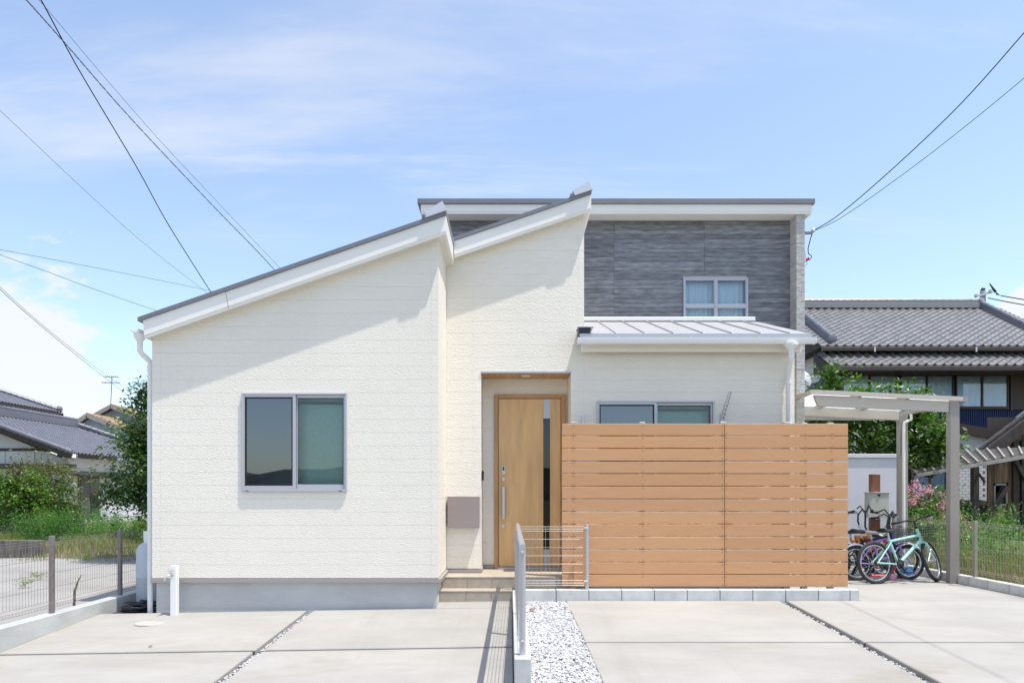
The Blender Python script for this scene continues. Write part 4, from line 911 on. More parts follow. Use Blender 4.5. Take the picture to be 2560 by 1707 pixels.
b = MB(); b.box(5.30, 10.05, .03, 5.62, 10.15, .055, .01); b.tube([(5.62, 10.10, .05), (5.70, 10.10, .14), (5.68, 10.12, .20)], .014, 8); b.build('deck', 'red_plastic', tk)
for x in (5.32, 5.66): MB().lathe([(.02, 10.08), (.055, 10.082), (.055, 10.118), (.02, 10.12)], (x, 0, GZ + .056), 16, 'y').build('wheel', 'pink_plastic', tk, smooth=True)
bb_ = MB(); bb_.lathe([(.02, .0), (.09, .005), (.10, .10), (.085, .17), (.03, .18)], (6.02, 10.35, GZ), 14); bb_.build('watering_can', 'blue_plastic', label='light blue plastic can on the ground behind the mint bicycle', cat='can', smooth=True)
# ------------------------------------------------------------------ foliage helpers
def leafmat(name, c, rough=.38, trans=.3, island=.35, spec=.5): return mat(name, c, rough, island=island, trans=trans, spec=spec)
leafmat('leaf_dark', (0.048, 0.098, 0.026)); leafmat('leaf_mid', (0.075, 0.145, 0.028)); leafmat('leaf_bronze', (0.115, 0.125, 0.033)); leafmat('leaf_bright', (0.12, 0.22, 0.032), .45)
mat('verge_soil', (0.20, 0.155, 0.105), .95, var=.3, vscale=(.9, .9, 1), bump=.8, bscale=(18, 18, 18), bdist=.03, c2=(0.13, 0.17, 0.05)); leafmat('grass_green', (0.20, 0.235, 0.065), .6, .35); leafmat('dry_stem', (0.36, 0.29, 0.17), .8, .1); leafmat('pink_petal', (0.68, 0.36, 0.44), .7, .3); leafmat('weed_fern', (0.085, 0.20, 0.035), .6, .35)
mat('bark', (0.12, 0.085, 0.06), .9, var=.3, vscale=(12, 12, 4), bump=.8, bscale=(30, 30, 12), bdist=.02)
def leaves(centers, spread, per, size, up=.55, elong=.5, seed=1):
    """rhombic leaves scattered round clump centres; returns vertices and faces"""
    g = np.random.default_rng(seed); C = np.repeat(np.asarray(centers, float), per, axis=0); n = len(C)
    pos = C + g.normal(0, 1, (n, 3)) * np.asarray(spread)
    nr = g.normal(0, 1, (n, 3)); nr[:, 2] = np.abs(nr[:, 2]) + up; nr /= np.linalg.norm(nr, axis=1)[:, None]
    t = g.normal(0, 1, (n, 3)); t -= nr * np.sum(t * nr, axis=1)[:, None]; t /= np.linalg.norm(t, axis=1)[:, None]; bt = np.cross(nr, t)
    L = size * g.uniform(.6, 1.25, n)[:, None]; W = L * elong
    v = np.stack([pos - t * L * .5, pos + bt * W * .5 + nr * L * .06, pos + t * L * .55, pos - bt * W * .5 + nr * L * .06], axis=1).reshape(-1, 3)
    return v, np.arange(4 * n).reshape(-1, 4)
def leaf_obj(name, m, parent, parts, **tags):
    V = []; Fc = []; o = 0
    for v, f in parts: V.append(v); Fc.append(f + o); o += len(v)
    V = np.concatenate(V); Fc = np.concatenate(Fc); off = (0, 0, 0) if parent is None else wloc(parent); V = V - np.array(off)
    me = bpy.data.meshes.new(name); me.from_pydata(V.tolist(), [], Fc.tolist()); me.materials.append(MATS[m]); ob = bpy.data.objects.new(name, me); col.objects.link(ob)
    if parent is not None: ob.parent = parent
    return tag(ob, **tags)
def blob(c, rad, n, seed, hollow=.55):
    g = np.random.default_rng(seed); d = g.normal(0, 1, (n, 3)); d /= np.linalg.norm(d, axis=1)[:, None]
    r = g.uniform(hollow, 1.0, n)[:, None] * (1 + .18 * np.sin(d[:, :1] * 5 + d[:, 2:] * 4))
    return np.asarray(c) + d * r * np.asarray(rad)
def trunk(parent, pts, r0, r1, branches, m='bark'):
    b = MB(); n = len(pts); b.tube(pts, [r0 + (r1 - r0) * i / (n - 1) for i in range(n)], 10)
    for p, q in branches:
        p, q = Vector(p), Vector(q); mid = p.lerp(q, .5) + Vector((random.uniform(-.1, .1), random.uniform(-.1, .1), .08)); b.tube([p, mid, q], [r1 * 1.1, r1 * .7, r1 * .3], 7)
    return b.build('trunk', m, parent, smooth=True)

# tree beside the left flank of the house
t1 = thing('tree', (-6.55, 13.2, -.04), 'dark green leafy tree rising beside the downspout', 'tree')
trunk(t1, [(-6.55, 13.2, -.1), (-6.5, 13.2, .6), (-6.55, 13.25, 1.5), (-6.4, 13.2, 2.6), (-6.35, 13.2, 3.2)], .09, .03, [((-6.5, 13.2, .8), (-7.5, 12.9, 1.2)), ((-6.5, 13.2, 1.2), (-5.7, 13.4, 2.0)), ((-6.55, 13.25, 1.5), (-7.3, 13.3, 2.2)), ((-6.5, 13.2, 1.9), (-6.0, 12.8, 2.9))])
cl = np.concatenate([blob((-6.5, 13.2, 1.6), (.90, .9, .92), 190, 1), blob((-6.6, 13.2, 2.35), (.62, .6, .62), 90, 2), blob((-7.35, 13.0, 1.2), (.32, .5, .22), 18, 3), blob((-7.12, 13.1, 2.15), (.26, .4, .36), 22, 33), blob((-7.05, 13.2, 3.0), (.16, .2, .36), 16, 34)])
leaf_obj('crown', 'leaf_dark', t1, [leaves(cl, (.13, .13, .11), 60, .085, seed=4)])
leaf_obj('new_leaves', 'leaf_mid', t1, [leaves(blob((-6.95, 12.8, 1.8), (.72, .6, 1.0), 60, 7, .8), (.10, .10, .10), 16, .08, seed=8)])
# round bush left
t2 = thing('bush', (-13.9, 19.6, -.04), 'round glossy bush with bronze and bright green leaves before the neighbour\'s gable', 'bush')
trunk(t2, [(-13.6, 19.6, -.1), (-13.5, 19.6, .3), (-13.8, 19.6, 1.0)], .07, .04, [((-13.5, 19.5, .2), (-15.1, 19.2, .75)), ((-13.6, 19.6, .4), (-12.8, 19.5, 1.3)), ((-13.7, 19.6, .6), (-14.2, 19.6, 1.6))])
leaf_obj('crown', 'leaf_bronze', t2, [leaves(blob((-13.55, 19.8, 1.45), (.95, .9, .95), 120, 11), (.13, .13, .12), 46, .085, seed=12)])
leaf_obj('crown', 'leaf_mid', t2, [leaves(np.concatenate([blob((-14.35, 19.2, 1.05), (1.05, .8, .8), 120, 13), blob((-13.0, 19.5, .95), (.7, .7, .6), 50, 14)]), (.13, .12, .11), 42, .09, seed=15)])
leaf_obj('new_leaves', 'leaf_bright', t2, [leaves(np.concatenate([blob((-14.4, 18.9, 1.15), (.95, .5, .85), 90, 16, .85), blob((-13.1, 18.8, 1.1), (.6, .3, .7), 34, 17, .85)]), (.09, .09, .09), 26, .09, seed=18)])
# tree behind the carport
t3 = thing('tree', (8.2, 15.6, 0), 'leafy persimmon-like tree growing behind the carport roof', 'tree')
trunk(t3, [(8.3, 15.6, -.1), (8.2, 15.6, 1.0), (8.3, 15.6, 2.2), (7.9, 15.6, 3.4)], .10, .04, [((8.2, 15.6, 1.0), (7.1, 15.3, 2.3)), ((8.2, 15.6, 1.3), (9.6, 15.5, 2.4)), ((8.3, 15.6, 2.0), (7.2, 15.6, 3.3)), ((8.3, 15.6, 2.2), (9.2, 15.6, 3.3))])
cl = np.concatenate([blob((8.25, 15.7, 2.55), (1.75, 1.0, .85), 170, 21), blob((7.4, 15.5, 3.15), (1.0, .8, .55), 60, 22), blob((8.6, 15.5, 3.2), (.85, .7, .45), 46, 23), blob((9.35, 15.3, 2.35), (.6, .6, .5), 36, 24), blob((7.25, 15.5, 3.85), (.16, .2, .24), 8, 25)])
leaf_obj('crown', 'leaf_mid', t3, [leaves(cl, (.14, .14, .12), 40, .12, elong=.55, seed=26)])
leaf_obj('new_leaves', 'leaf_bright', t3, [leaves(blob((8.1, 15.2, 3.15), (1.7, .8, .62), 60, 27, .85), (.12, .12, .10), 16, .11, elong=.5, seed=28), leaves(blob((8.6, 14.9, 2.4), (1.3, .5, .7), 40, 127, .85), (.10, .10, .10), 10, .11, elong=.5, seed=128)])
# hydrangea
t4 = thing('hydrangea', (8.35, 13.6, 0), 'hydrangea bush full of pale pink flower heads by the carport', 'shrub')
leaf_obj('foliage', 'leaf_mid', t4, [leaves(blob((8.3, 13.6, .75), (.75, .6, .62), 80, 31), (.12, .12, .12), 26, .11, seed=32)])
leaf_obj('flower_heads', 'pink_petal', t4, [leaves(np.concatenate([blob((8.15, 13.5, 1.0), (.55, .4, .42), 40, 35, .85), blob((8.75, 13.3, .62), (.36, .3, .22), 18, 36, .85)]), (.05, .05, .045), 60, .030, elong=.8, seed=37)])
MB().tube([(8.3, 13.6, 0), (8.3, 13.6, .6)], .03, 6).build('stem', 'bark', t4)
for i, (x, y, h) in enumerate(((9.7, 14.2, .62), (10.6, 14.6, .9), (11.1, 13.9, .8))):
    o = thing('spiky_plant', (x, y, 0), ['spiky green plant right of the pink hydrangea', 'spiky plant with red flowers before the white tiled wall', 'spiky plant beside the dark pergola post'][i], 'plant')
    g = np.random.default_rng(50 + i); V = []; Fc = []
    for s in range(9):
        bx_, by_ = x + g.normal(0, .12), y + g.normal(0, .1); hh = h * g.uniform(.7, 1.15)
        for k in range(26):
            z = hh * (.25 + .75 * k / 26); a = g.uniform(0, 6.28); L = .20 * g.uniform(.7, 1.2); d = np.array([math.cos(a), math.sin(a), g.uniform(.2, .8)]); w_ = np.array([-math.sin(a), math.cos(a), 0]) * .011; p = np.array([bx_, by_, z]); q = len(V)
            V += [p - w_, p + w_, p + d * L]; Fc.append((q, q + 1, q + 2))
    MB().add(V, Fc).build('leaves', 'leaf_bright' if i != 1 else 'weed_fern', o); MB().tube([(x, y, 0), (x, y, h * .9)], .012, 5).build('stem', 'bark', o)
    if i == 1: leaf_obj('flowers', 'red_plastic', o, [leaves([(x - .2, y - .1, .35), (x + .25, y - .15, .42), (x + .1, y - .2, .3)], (.04, .04, .03), 14, .035, seed=60)])
o = thing('shrub', (13.9, 17.5, 0), 'dark round shrub between the pergola post and the timber barn', 'shrub')
leaf_obj('foliage', 'leaf_dark', o, [leaves(blob((13.9, 17.5, 1.2), (.55, .5, .75), 60, 71), (.12, .12, .12), 34, .09, seed=72)]); MB().tube([(13.9, 17.5, 0), (13.9, 17.5, .7)], .03, 6).build('stem', 'bark', o)

def blades(name, m, regions, label, seed, cat='weeds'):
    """upright grass blades and stalks: x0,y0,x1,y1,count,h0,h1,width,ground"""
    g = np.random.default_rng(seed); V = []; Fc = []; o = 0
    for x0, y0, x1, y1, n, h0, h1, w, gz in regions:
        x = g.uniform(x0, x1, n); y = g.uniform(y0, y1, n); k = .6 + .4 * np.sin(x * 2.3 + y * 1.1); h = g.uniform(h0, h1, n) * k; a = g.uniform(0, 6.28, n); l = g.normal(0, .28, (n, 2)) * h[:, None]
        b0 = np.stack([x - np.cos(a) * w, y - np.sin(a) * w, np.full(n, gz)], 1); b1 = np.stack([x + np.cos(a) * w, y + np.sin(a) * w, np.full(n, gz)], 1)
        m0 = np.stack([x - np.cos(a) * w * .8 + l[:, 0] * .3, y - np.sin(a) * w * .8 + l[:, 1] * .3, gz + h * .6], 1); m1 = np.stack([x + np.cos(a) * w * .8 + l[:, 0] * .3, y + np.sin(a) * w * .8 + l[:, 1] * .3, gz + h * .6], 1)
        tp = np.stack([x + l[:, 0], y + l[:, 1], gz + h], 1)
        V.append(np.stack([b0, b1, m1, m0, tp], 1).reshape(-1, 3))
        for i in range(n): q = o + i * 5; Fc += [(q, q + 1, q + 2, q + 3), (q + 3, q + 2, q + 4)]
        o += n * 5
    me = bpy.data.meshes.new(name); me.from_pydata(np.concatenate(V).tolist(), [], Fc); me.materials.append(MATS[m]); ob = bpy.data.objects.new(name, me); col.objects.link(ob)
    return tag(ob, label, cat, kind='stuff')
# weeds on the plot at right
blades('grass', 'grass_green', [(6.5, 8.0, 14, 13.5, 6500, .10, .34, .004, .02), (6.52, 9.2, 9, 13.5, 2200, .2, .6, .004, .02)], 'long green weeds growing behind the mesh fence beside the carport', 81)
blades('grass', 'dry_stem', [(6.52, 8.3, 13, 13.4, 7500, .1, .46, .0035, .02), (6.6, 8.6, 9, 9.9, 2500, .05, .25, .004, .02)], 'dry straw stalks among the weeds beside the carport', 82)
leaf_obj('weeds', 'weed_fern', None, [leaves(np.concatenate([np.random.default_rng(83).uniform((6.6, 9.8, .1), (9.0, 13.0, .75), (150, 3)), np.random.default_rng(84).uniform((9, 8.8, .02), (12.5, 12.5, .28), (70, 3))]), (.10, .10, .07), 26, .05, seed=85),
    leaves(np.random.default_rng(86).uniform((6.55, 9.6, .4), (8.2, 12.5, .95), (90, 3)), (.09, .09, .08), 24, .045, seed=87)], label='tangled leafy weeds climbing behind the fence near the bicycles', cat='weeds', kind='stuff')
tw = MB()
for i in range(70):
    x, y = rng.uniform(6.6, 8.6), rng.uniform(9.7, 13); a = rng.uniform(0, 6.28); h = rng.uniform(.3, .95); tw.tube([(x, y, .05), (x + .12 * math.cos(a), y + .1, h * .6), (x + .5 * math.cos(a), y + .2 * math.sin(a), h)], [.005, .004, .002], 4, cap=False)
tw.build('brushwood', 'dry_stem', label='bare brown twigs tangled in the weeds near the bicycles', cat='twigs', kind='stuff')
# weeds on the left lot
blades('grass', 'grass_green', [(-16, 14.0, -5.6, 18.8, 15000, .06, .32, .006, 0), (-9.5, 12.9, -6.6, 14.0, 500, .06, .24, .006, -.04)], 'low grass patch on the gravel lot behind the dark mesh fence', 91)
blades('grass', 'dry_stem', [(-16, 13.4, -5.4, 17.5, 9000, .03, .22, .005, 0)], 'dry grass at the edge of the gravel lot', 92)
for i, (x, y, rx_, h, lab) in enumerate(((-12.3, 17.9, .8, .72, 'feathery green weed clump right of the round bush'), (-11.0, 18.0, .75, .85, 'tall feathery weed clump in the middle of the lot edge'), (-9.8, 17.6, .7, .6, 'feathery weed clump before the neighbour\'s white wall'), (-8.8, 17.4, .55, .68, 'bright leafy weed clump near the dark leafy tree'))):
    o = thing('weed_clump', (x, y, -.04), lab, 'weeds', 'weed clumps along the lot edge'); g = np.random.default_rng(100 + i)
    c = np.stack([x + g.normal(0, rx_ * .5, 90), y + g.normal(0, .3, 90), g.uniform(0, h, 90) * g.uniform(.6, 1.0, 90) + .05], 1)
    leaf_obj('foliage', 'weed_fern' if i < 3 else 'leaf_bright', o, [leaves(c, (.08, .08, .11), 60, .055 if i < 3 else .08, elong=.35, seed=110 + i)])
    MB().tube([(x, y, -.04), (x, y, h * .8)], .012, 5).build('stem', 'dry_stem', o)
for i, (px, py, h, lab) in enumerate(((62 * 1.0, 1470, .14, 'tiny green weed on the gravel near the left edge'), (95, 1450, .12, 'small green tuft on the gravel lot left of the fence post'), (220, 1408, .28, 'dark green tuft on the gravel lot between the two fence posts'))):
    Yv = F * 1.307 / (py - HY); x = PX(px, Yv); o = thing('weed_tuft', (x, Yv, -.04), lab, 'weed', 'weed tufts on the gravel lot'); g = np.random.default_rng(120 + i)
    leaf_obj('leaves', 'leaf_bright', o, [leaves(np.stack([x + g.normal(0, .045, 12), Yv + g.normal(0, .045, 12), g.uniform(.0, h * .7, 12)], 1), (.03, .03, .02), 9, .035, elong=.35, seed=130 + i)])
wd = thing('dead_stalk', (-4.95, 7.75, -.04), 'dead dark stalk standing against the low mesh fence', 'stalk')
MB().tube([(-4.95, 7.75, -.04), (-4.94, 7.75, .15), (-4.91, 7.76, .26), (-4.87, 7.76, .33)], [.014, .012, .008, .003], 6).build('stem', 'bark', wd)
# block walls on the left lot
mat('dark_block', (0.13, 0.12, 0.105), .95, var=.35, vscale=(12, 12, 2))
struct(sheet(-60, 13.2, -5.2, 30, lambda x, y: -.055 + .06 * min(max((y - 13.2 - .5 * math.sin(x * 1.7)) * .7, 0), 1) + .03 * math.sin(x * 1.9) * math.cos(y * 1.3) * min(1, (y - 13.2)), 90, 40), 'weedy_verge', 'verge_soil')
MB().box(-14.5, 13.6, -.2, PX(102, 13.6), 13.75, PZ(1350, 13.6), .01).build('block_wall', 'dark_block', label='low weathered concrete wall behind the mesh fence at the left edge', cat='wall')
MB().box(-24, 21.0, -.2, -13.2, 21.2, PZ(1262, 21), .01).build('block_wall', 'dark_soil', label='dark weathered wall behind the round bush', cat='wall')

# ------------------------------------------------------------------ tiled roofs
mat('kawara', (0.25, 0.243, 0.24), .30, island=.0, rnd=.14, var=.10, vscale=(4, 4, 4), spec=.6)
mat('kawara_far', (0.25, 0.243, 0.24), .30, island=.14, spec=.6)
mat('kawara_blue', (0.135, 0.14, 0.17), .36, island=.10, spec=.6)
mat('navy_wall', (0.022, 0.045, 0.13), .6); mat('brown_alu', (0.055, 0.038, 0.03), .45); mat('neighbour_white', (0.50, 0.50, 0.49), .8, var=.05, vscale=(.6, .6, .6)); mat('dark_wood', (0.045, 0.035, 0.03), .8, var=.3, vscale=(8, 8, 2))
mat('neighbour_cream', (0.52, 0.49, 0.42), .8, var=.05); mat('neighbour_grey', (0.33, 0.38, 0.44), .8, bump=.6, bscale=(1, 1, 45), bdist=.02); mat('weathered_grey', (0.30, 0.28, 0.26), .85, var=.25, vscale=(3, 20, 20)); mat('tan_roof', (0.27, 0.19, 0.11), .8, var=.25, vscale=(4, 4, 4)); mat('dark_roof', (0.10, 0.105, 0.11), .7, var=.2, vscale=(6, 6, 6)); mat('barn_plank', (0.15, 0.09, 0.055), .85, var=.6, vscale=(16, 16, 1.1), rnd=.3, stain=((22, 22, 1.4), .6, (0.045, 0.035, 0.03)))
mat('white_brick', (0.66, 0.66, 0.66), .6, rnd=.03); mat('grey_joint', (0.20, 0.21, 0.22), .9); mat('shutter', (0.10, 0.082, 0.072), .6)
mat('plaster', (0.60, 0.60, 0.60), .85, var=.05)
def tile_shape(w, L, th=.03, amp=.05, nseg=7):
    """one pantile lying in x (across) and y (up the slope): flat valley and raised roll, thick lower lip"""
    prof = [(0, .016), (.08, 0), (.30, -.012), (.52, -.008), (.64, .012), (.76, amp), (.90, amp), (1.01, .018)]
    vs = []; n = len(prof)
    for y in (0, L):
        for u, h in prof: vs.append((u * w, y, h + .012 + (.030 if y == 0 else 0)))
    for u, h in prof: vs.append((u * w, .0, h - .014))
    fs = [(i, i + 1, n + i + 1, n + i) for i in range(n - 1)] + [(2*n + i, 2*n + i + 1, i + 1, i) for i in range(n - 1)]
    return vs, fs
def tile_roof(parent, origin, across, up, ncol, nrow, w, L, m_far, singles=0, m_single='kawara', keep=None):
    """tiles laid in courses: the nearest ones are pieces, the rest one joined part"""
    across = Vector(across).normalized(); up = Vector(up).normalized(); nrm = across.cross(up); Mx = Matrix((across, up, nrm)).transposed()
    vs, fs = tile_shape(w, L * 1.12); me = MB().add(vs, fs).mesh('tile', m_single, True); far = MB(); k = 0; va = np.array(vs)
    for r in range(nrow):
        for c in range(ncol):
            if keep and not keep(r, c): continue
            p = Vector(origin) + across * (c * w) + up * (r * L)
            if k < singles:
                o = piece('tile', me, parent, p); o.rotation_euler = Mx.to_euler(); k += 1
            else:
                far.add((va @ np.array(Mx).T + np.array(p)).tolist(), fs)
    if far.v: far.build('tiles', m_far, parent, kind='stuff', smooth=True)
def round_ridge(parent, a, b, r, step, m='kawara_far', name='ridge_tiles'):
    a, b = Vector(a), Vector(b); L = (b - a).length; q = MB(); n = int(L / step)
    for i in range(n): q.tube([a.lerp(b, i / n), a.lerp(b, (i + .93) / n)], [r * .84, r * 1.14], 10)
    return q.build(name, m, parent, smooth=True, kind='stuff')

# house behind the carport
nh = thing('tiled_house', (14.5, 26, 0), 'two-storey navy and white house with grey pantile roofs behind the carport', 'house')
YE, ZE, PT, DD = 23.0, 6.17, .60, 3.79; tw_, tl_ = .29, .26
upv = Vector((0, 1, PT)); sl = DD * math.hypot(1, PT)
tile_roof(nh, (10.45, 22.32, 5.40), (1, 0, 0), (0, 1, .56), 24, 5, tw_, tl_, 'kawara_far', singles=120)
tile_roof(nh, (10.45, YE, ZE), (1, 0, 0), upv, 30, int(sl / tl_) + 1, tw_, tl_, 'kawara_far', singles=180)
b = MB(); b.prism_x([(YE + .02, ZE - .02), (YE + DD, ZE + DD * PT - .02), (YE + 2 * DD, ZE - .02)], 10.5, 19.1); b.build('roof_deck', 'dark_wood', nh)
MB().prism_x([(22.34, 5.38), (23.62, 6.08), (23.62, 5.3), (22.34, 5.3)], 10.5, 19.2).build('roof_deck', 'dark_wood', nh)
yr_, zr_ = YE + DD, ZE + DD * PT
rg = MB()
for i in range(5): rg.box(10.4, yr_ - .17 + .012 * i, zr_ + .02 + .055 * i, 18.35, yr_ + .17 - .012 * i, zr_ + .065 + .055 * i)
rg.build('ridge', 'kawara_far', nh); round_ridge(nh, (10.4, yr_, zr_ + .33), (18.4, yr_, zr_ + .33), .075, .27)
MB().lathe([(.16, 18.36), (.20, 18.42), (.17, 18.52), (.05, 18.55)], (0, yr_, zr_ + .25), 12, 'x').build('ridge_end', 'kawara_far', nh)
for xx in (10.97, 18.45):
    a = Vector((xx, YE + .25, ZE + .25 * PT + .10)); c = Vector((xx, yr_ - .1, zr_ + .10)); MB().bar(a - Vector((0, 0, .02)), c - Vector((0, 0, .02)), .20, .16).build('verge_ridge', 'kawara_blue', nh); round_ridge(nh, a + Vector((0, 0, .11)), c + Vector((0, 0, .11)), .095, .27, 'kawara_blue')
    MB().lathe([(.05, YE + .14), (.14, YE + .16), (.15, YE + .25), (.08, YE + .28)], (xx, 0, ZE + .30), 12, 'y').build('ridge_end', 'kawara_blue', nh)
MB().box(10.5, YE - .12, ZE - .16, 19.2, YE + .02, ZE - .03, .01).build('gutter', 'brown_alu', nh); MB().box(10.5, 22.18, 5.22, 19.2, 22.32, 5.36, .01).build('gutter', 'brown_alu', nh)
for x in (15.6, 12.2): MB().box(x, YE - .14, ZE - .20, x + .05, YE - .121, ZE - .04).build('gutter_joint', 'plaster', nh)
MB().box(10.9, 23.62, 2.6, 19.2, 23.8, 6.1).build('wall', 'navy_wall', nh)
cr = MB(); x = 10.9
while x < 19.2: cr.box(x, 23.585, 2.6, x + .035, 23.6195, PZ(1022, 23.6)); cr.box(x, 23.585, PZ(935, 23.6), x + .035, 23.6195, 6.0); x += .075
cr.build('corrugation', 'navy_wall', nh, kind='stuff')
MB().prism_x([(23.8, 5.2), (30.4, 5.2), (30.4, ZE), (YE + DD, zr_ - .1), (23.8, ZE)], 10.95, 11.0).build('gable_wall', 'plaster', nh)
MB().box(10.96, 23.81, 0, 19.2, 30.3, 5.3).build('rear_wall', 'navy_wall', nh)
def curtained(parent, x0, z0, x1, z1, y, fm='brown_alu', mid=True, t=.045, cm='sheer_curtain'):
    o = bpy.data.objects.new('window', None); col.objects.link(o); o.parent = parent; o.location = Vector(((x0 + x1) / 2, y, z0)) - wloc(parent)
    f = MB(); f.box(x0, y - .08, z0, x0 + t, y - .02, z1); f.box(x1 - t, y - .08, z0, x1, y - .02, z1); f.box(x0 + t, y - .08, z1 - t, x1 - t, y - .02, z1); f.box(x0 + t, y - .08, z0, x1 - t, y - .02, z0 + t)
    if mid: xm_ = (x0 + x1) / 2; f.box(xm_ - t * .6, y - .085, z0 + t, xm_ + t * .6, y - .03, z1 - t)
    f.build('frame', fm, o)
    for a, c in (((x0 + t, (x0 + x1) / 2 - t * .6), ((x0 + x1) / 2 + t * .6, x1 - t)) if mid else ((x0 + t, x1 - t),)):
        MB().box(a, y - .055, z0 + t, c, y - .05, z1 - t).build('pane', 'clear_glass', o); curtain('curtain', a, c, z0 + t, z1 - t, y - .025, 6, .010, cm, o)
    return o
z0_, z1_ = PZ(1019, 23.55), PZ(937, 23.55)
curtained(nh, PX(2250, 23.55), z0_, PX(2384, 23.55), z1_, 23.6); curtained(nh, PX(2389, 23.55), z0_, PX(2521, 23.55), z1_, 23.6); curtained(nh, PX(2105, 23.55), z0_, PX(2243, 23.55), z1_, 23.6)
sh = MB(); xa, xb = PX(2526, 23.55), 19.0; sh.box(xa, 23.52, z0_ - .1, xa + .05, 23.6, z1_); z = z0_ - .05
while z < z1_: sh.box(xa + .05, 23.54, z, xb, 23.6, z + .03); z += .038
sh.build('shutter', 'shutter', nh)
MB().box(PX(2250, 23.5), 23.50, z0_ - .05, PX(2524, 23.5), 23.585, z0_ - .003).build('sill', 'brown_alu', nh)
# lower wing of that house: sloping board, white wall, window and white tile panel
a, c = P(2340, 1060, 22.2), P(2524, 1092, 22.2)
MB().bar(a + Vector((-1.8, 0, .32)), c + Vector((1.5, 0, -.265)), .12, .30).build('barge_board', 'brown_alu', nh)
MB().prism_y([(10.9, -.1), (17.6, -.1), (17.6, c.z - .30), (10.9, a.z + .40)], 22.3, 22.45).build('lower_wall', 'neighbour_white', nh)
curtained(nh, PX(2285, 22.1), PZ(1250, 22.1), PX(2372, 22.1), PZ(1176, 22.1), 22.25)
MB().box(PX(2215, 22.1), 22.0, PZ(1263, 22), 17.4, 22.29, PZ(1252, 22)).build('dado_coping', 'dark_wood', nh)
MB().box(PX(2215, 22.1), 22.1, -.1, 17.4, 22.29, PZ(1263, 22)).build('dado', 'dark_soil', nh)
bx0, bx1, bz0, bz1 = PX(2393, 22.2), PX(2464, 22.2), PZ(1250, 22.2), PZ(1164, 22.2)
MB().box(bx0, 22.235, bz0, bx1, 22.29, bz1).build('tile_backing', 'grey_joint', nh)
bw, bhh = .188, .094; bme = MB().box(.008, 0, .007, bw - .004, .02, bhh - .004, .002).mesh('brick', 'white_brick'); r = 0; z = bz0
while z + bhh <= bz1 + .01:
    x = bx0 - (bw / 2 if r % 2 else 0)
    while x + bw < bx1 + .05:
        if x >= bx0 - .001: piece('brick', bme, nh, (x, 22.216, z))
        x += bw
    z += bhh; r += 1
# satellite dish
dp = P(2003, 952, 22.8)
dish = thing('satellite_dish', (dp.x, 23.0, dp.z - .3), 'white satellite dish at the corner of the navy house', 'dish')
MB().lathe([(.0, .0), (.15, .012), (.28, .05), (.35, .09), (.36, .095), (.34, .10), (.15, .03), (.0, .02)], (dp.x, 22.75, dp.z), 24, 'y').build('reflector', 'white_paint', dish, smooth=True); MB().tube([(dp.x, 22.8, dp.z), (dp.x + .1, 23.3, dp.z - .2), (dp.x + .3, 23.6, dp.z - .2)], .03, 8).build('mount', 'satin_metal', dish)

# timber barn at the right edge
barn = thing('timber_barn', (16.5, 18.5, 0), 'dark weathered timber barn at the right edge behind the pergola', 'barn')
by = 17.6; bxl = PX(2471, by)
x = bxl; g = np.random.default_rng(140)
while x < 19.5:
    w_ = g.uniform(.12, .2); top = PZ(1150, by) + (x - bxl) * .62 + .25
    if PX(2484, by) < x + w_ / 2 < PX(2518, by):
        MB().box(x, by, -.1, x + w_ - .008, by + .02 + g.uniform(0, .012), PZ(1266, by)).build('plank', 'barn_plank', barn); MB().box(x, by, PZ(1206, by), x + w_ - .008, by + .02 + g.uniform(0, .012), top).build('plank', 'barn_plank', barn)
    else: MB().box(x, by, -.1, x + w_ - .008, by + .02 + g.uniform(0, .012), top).build('plank', 'barn_plank', barn)
    x += w_
MB().box(bxl, by + .04, -.1, 19.5, by + .06, 3.2).build('backing', 'dark_wood', barn)
wf = MB(); wa, wb_ = P(2484, 1264, by), P(2518, 1208, by)
for q in ((wa.x, wa.z, wa.x + .04, wb_.z), (wb_.x - .04, wa.z, wb_.x, wb_.z), (wa.x, wa.z, wb_.x, wa.z + .05), (wa.x, wb_.z - .05, wb_.x, wb_.z)): wf.box(q[0], by - .02, q[1], q[2], by + .03, q[3])
wf = wf.build('window_frame', 'weathered_grey', barn); MB().box(wa.x + .04, by + .02, wa.z + .05, wb_.x - .04, by + .03, wb_.z - .05).build('pane', 'dark_glass', wf)
for px in (2535, 2556): MB().box(PX(px, by) - .07, by - .08, -.1, PX(px, by) + .07, by - .002, 2.6).build('post', 'dark_wood', barn)
MB().bar(P(2466, 1305, by - .15), P(2520, 1215, by - .15), .06, .09).build('brace', 'dark_wood', barn); MB().bar(P(2538, 1150, by - .15), P(2575, 1215, by - .15), .06, .09).build('brace', 'dark_wood', barn)
ra, rb = P(2447, 1131, by - .3), P(2640, 985, by - .3); dr = (rb - ra)
rf_ = MB(); rf_.add([ra, rb, rb + Vector((0, .45, 0)), ra + Vector((0, .45, 0)), ra - Vector((0, 0, .12)), rb - Vector((0, 0, .12)), rb + Vector((0, .45, -.12)), ra + Vector((0, .45, -.12))], [(0,1,2,3),(7,6,5,4),(0,4,5,1),(1,5,6,2),(2,6,7,3),(3,7,4,0)]); rf_.build('roof', 'dark_roof', barn)
MB().bar(ra - Vector((0, .03, .2)), rb - Vector((0, .03, .2)), .05, .26).build('barge_board', 'dark_wood', barn); round_ridge(barn, ra + Vector((0, .05, .04)), rb + Vector((0, .05, .04)), .05, .30, 'dark_wood', 'verge_tiles')
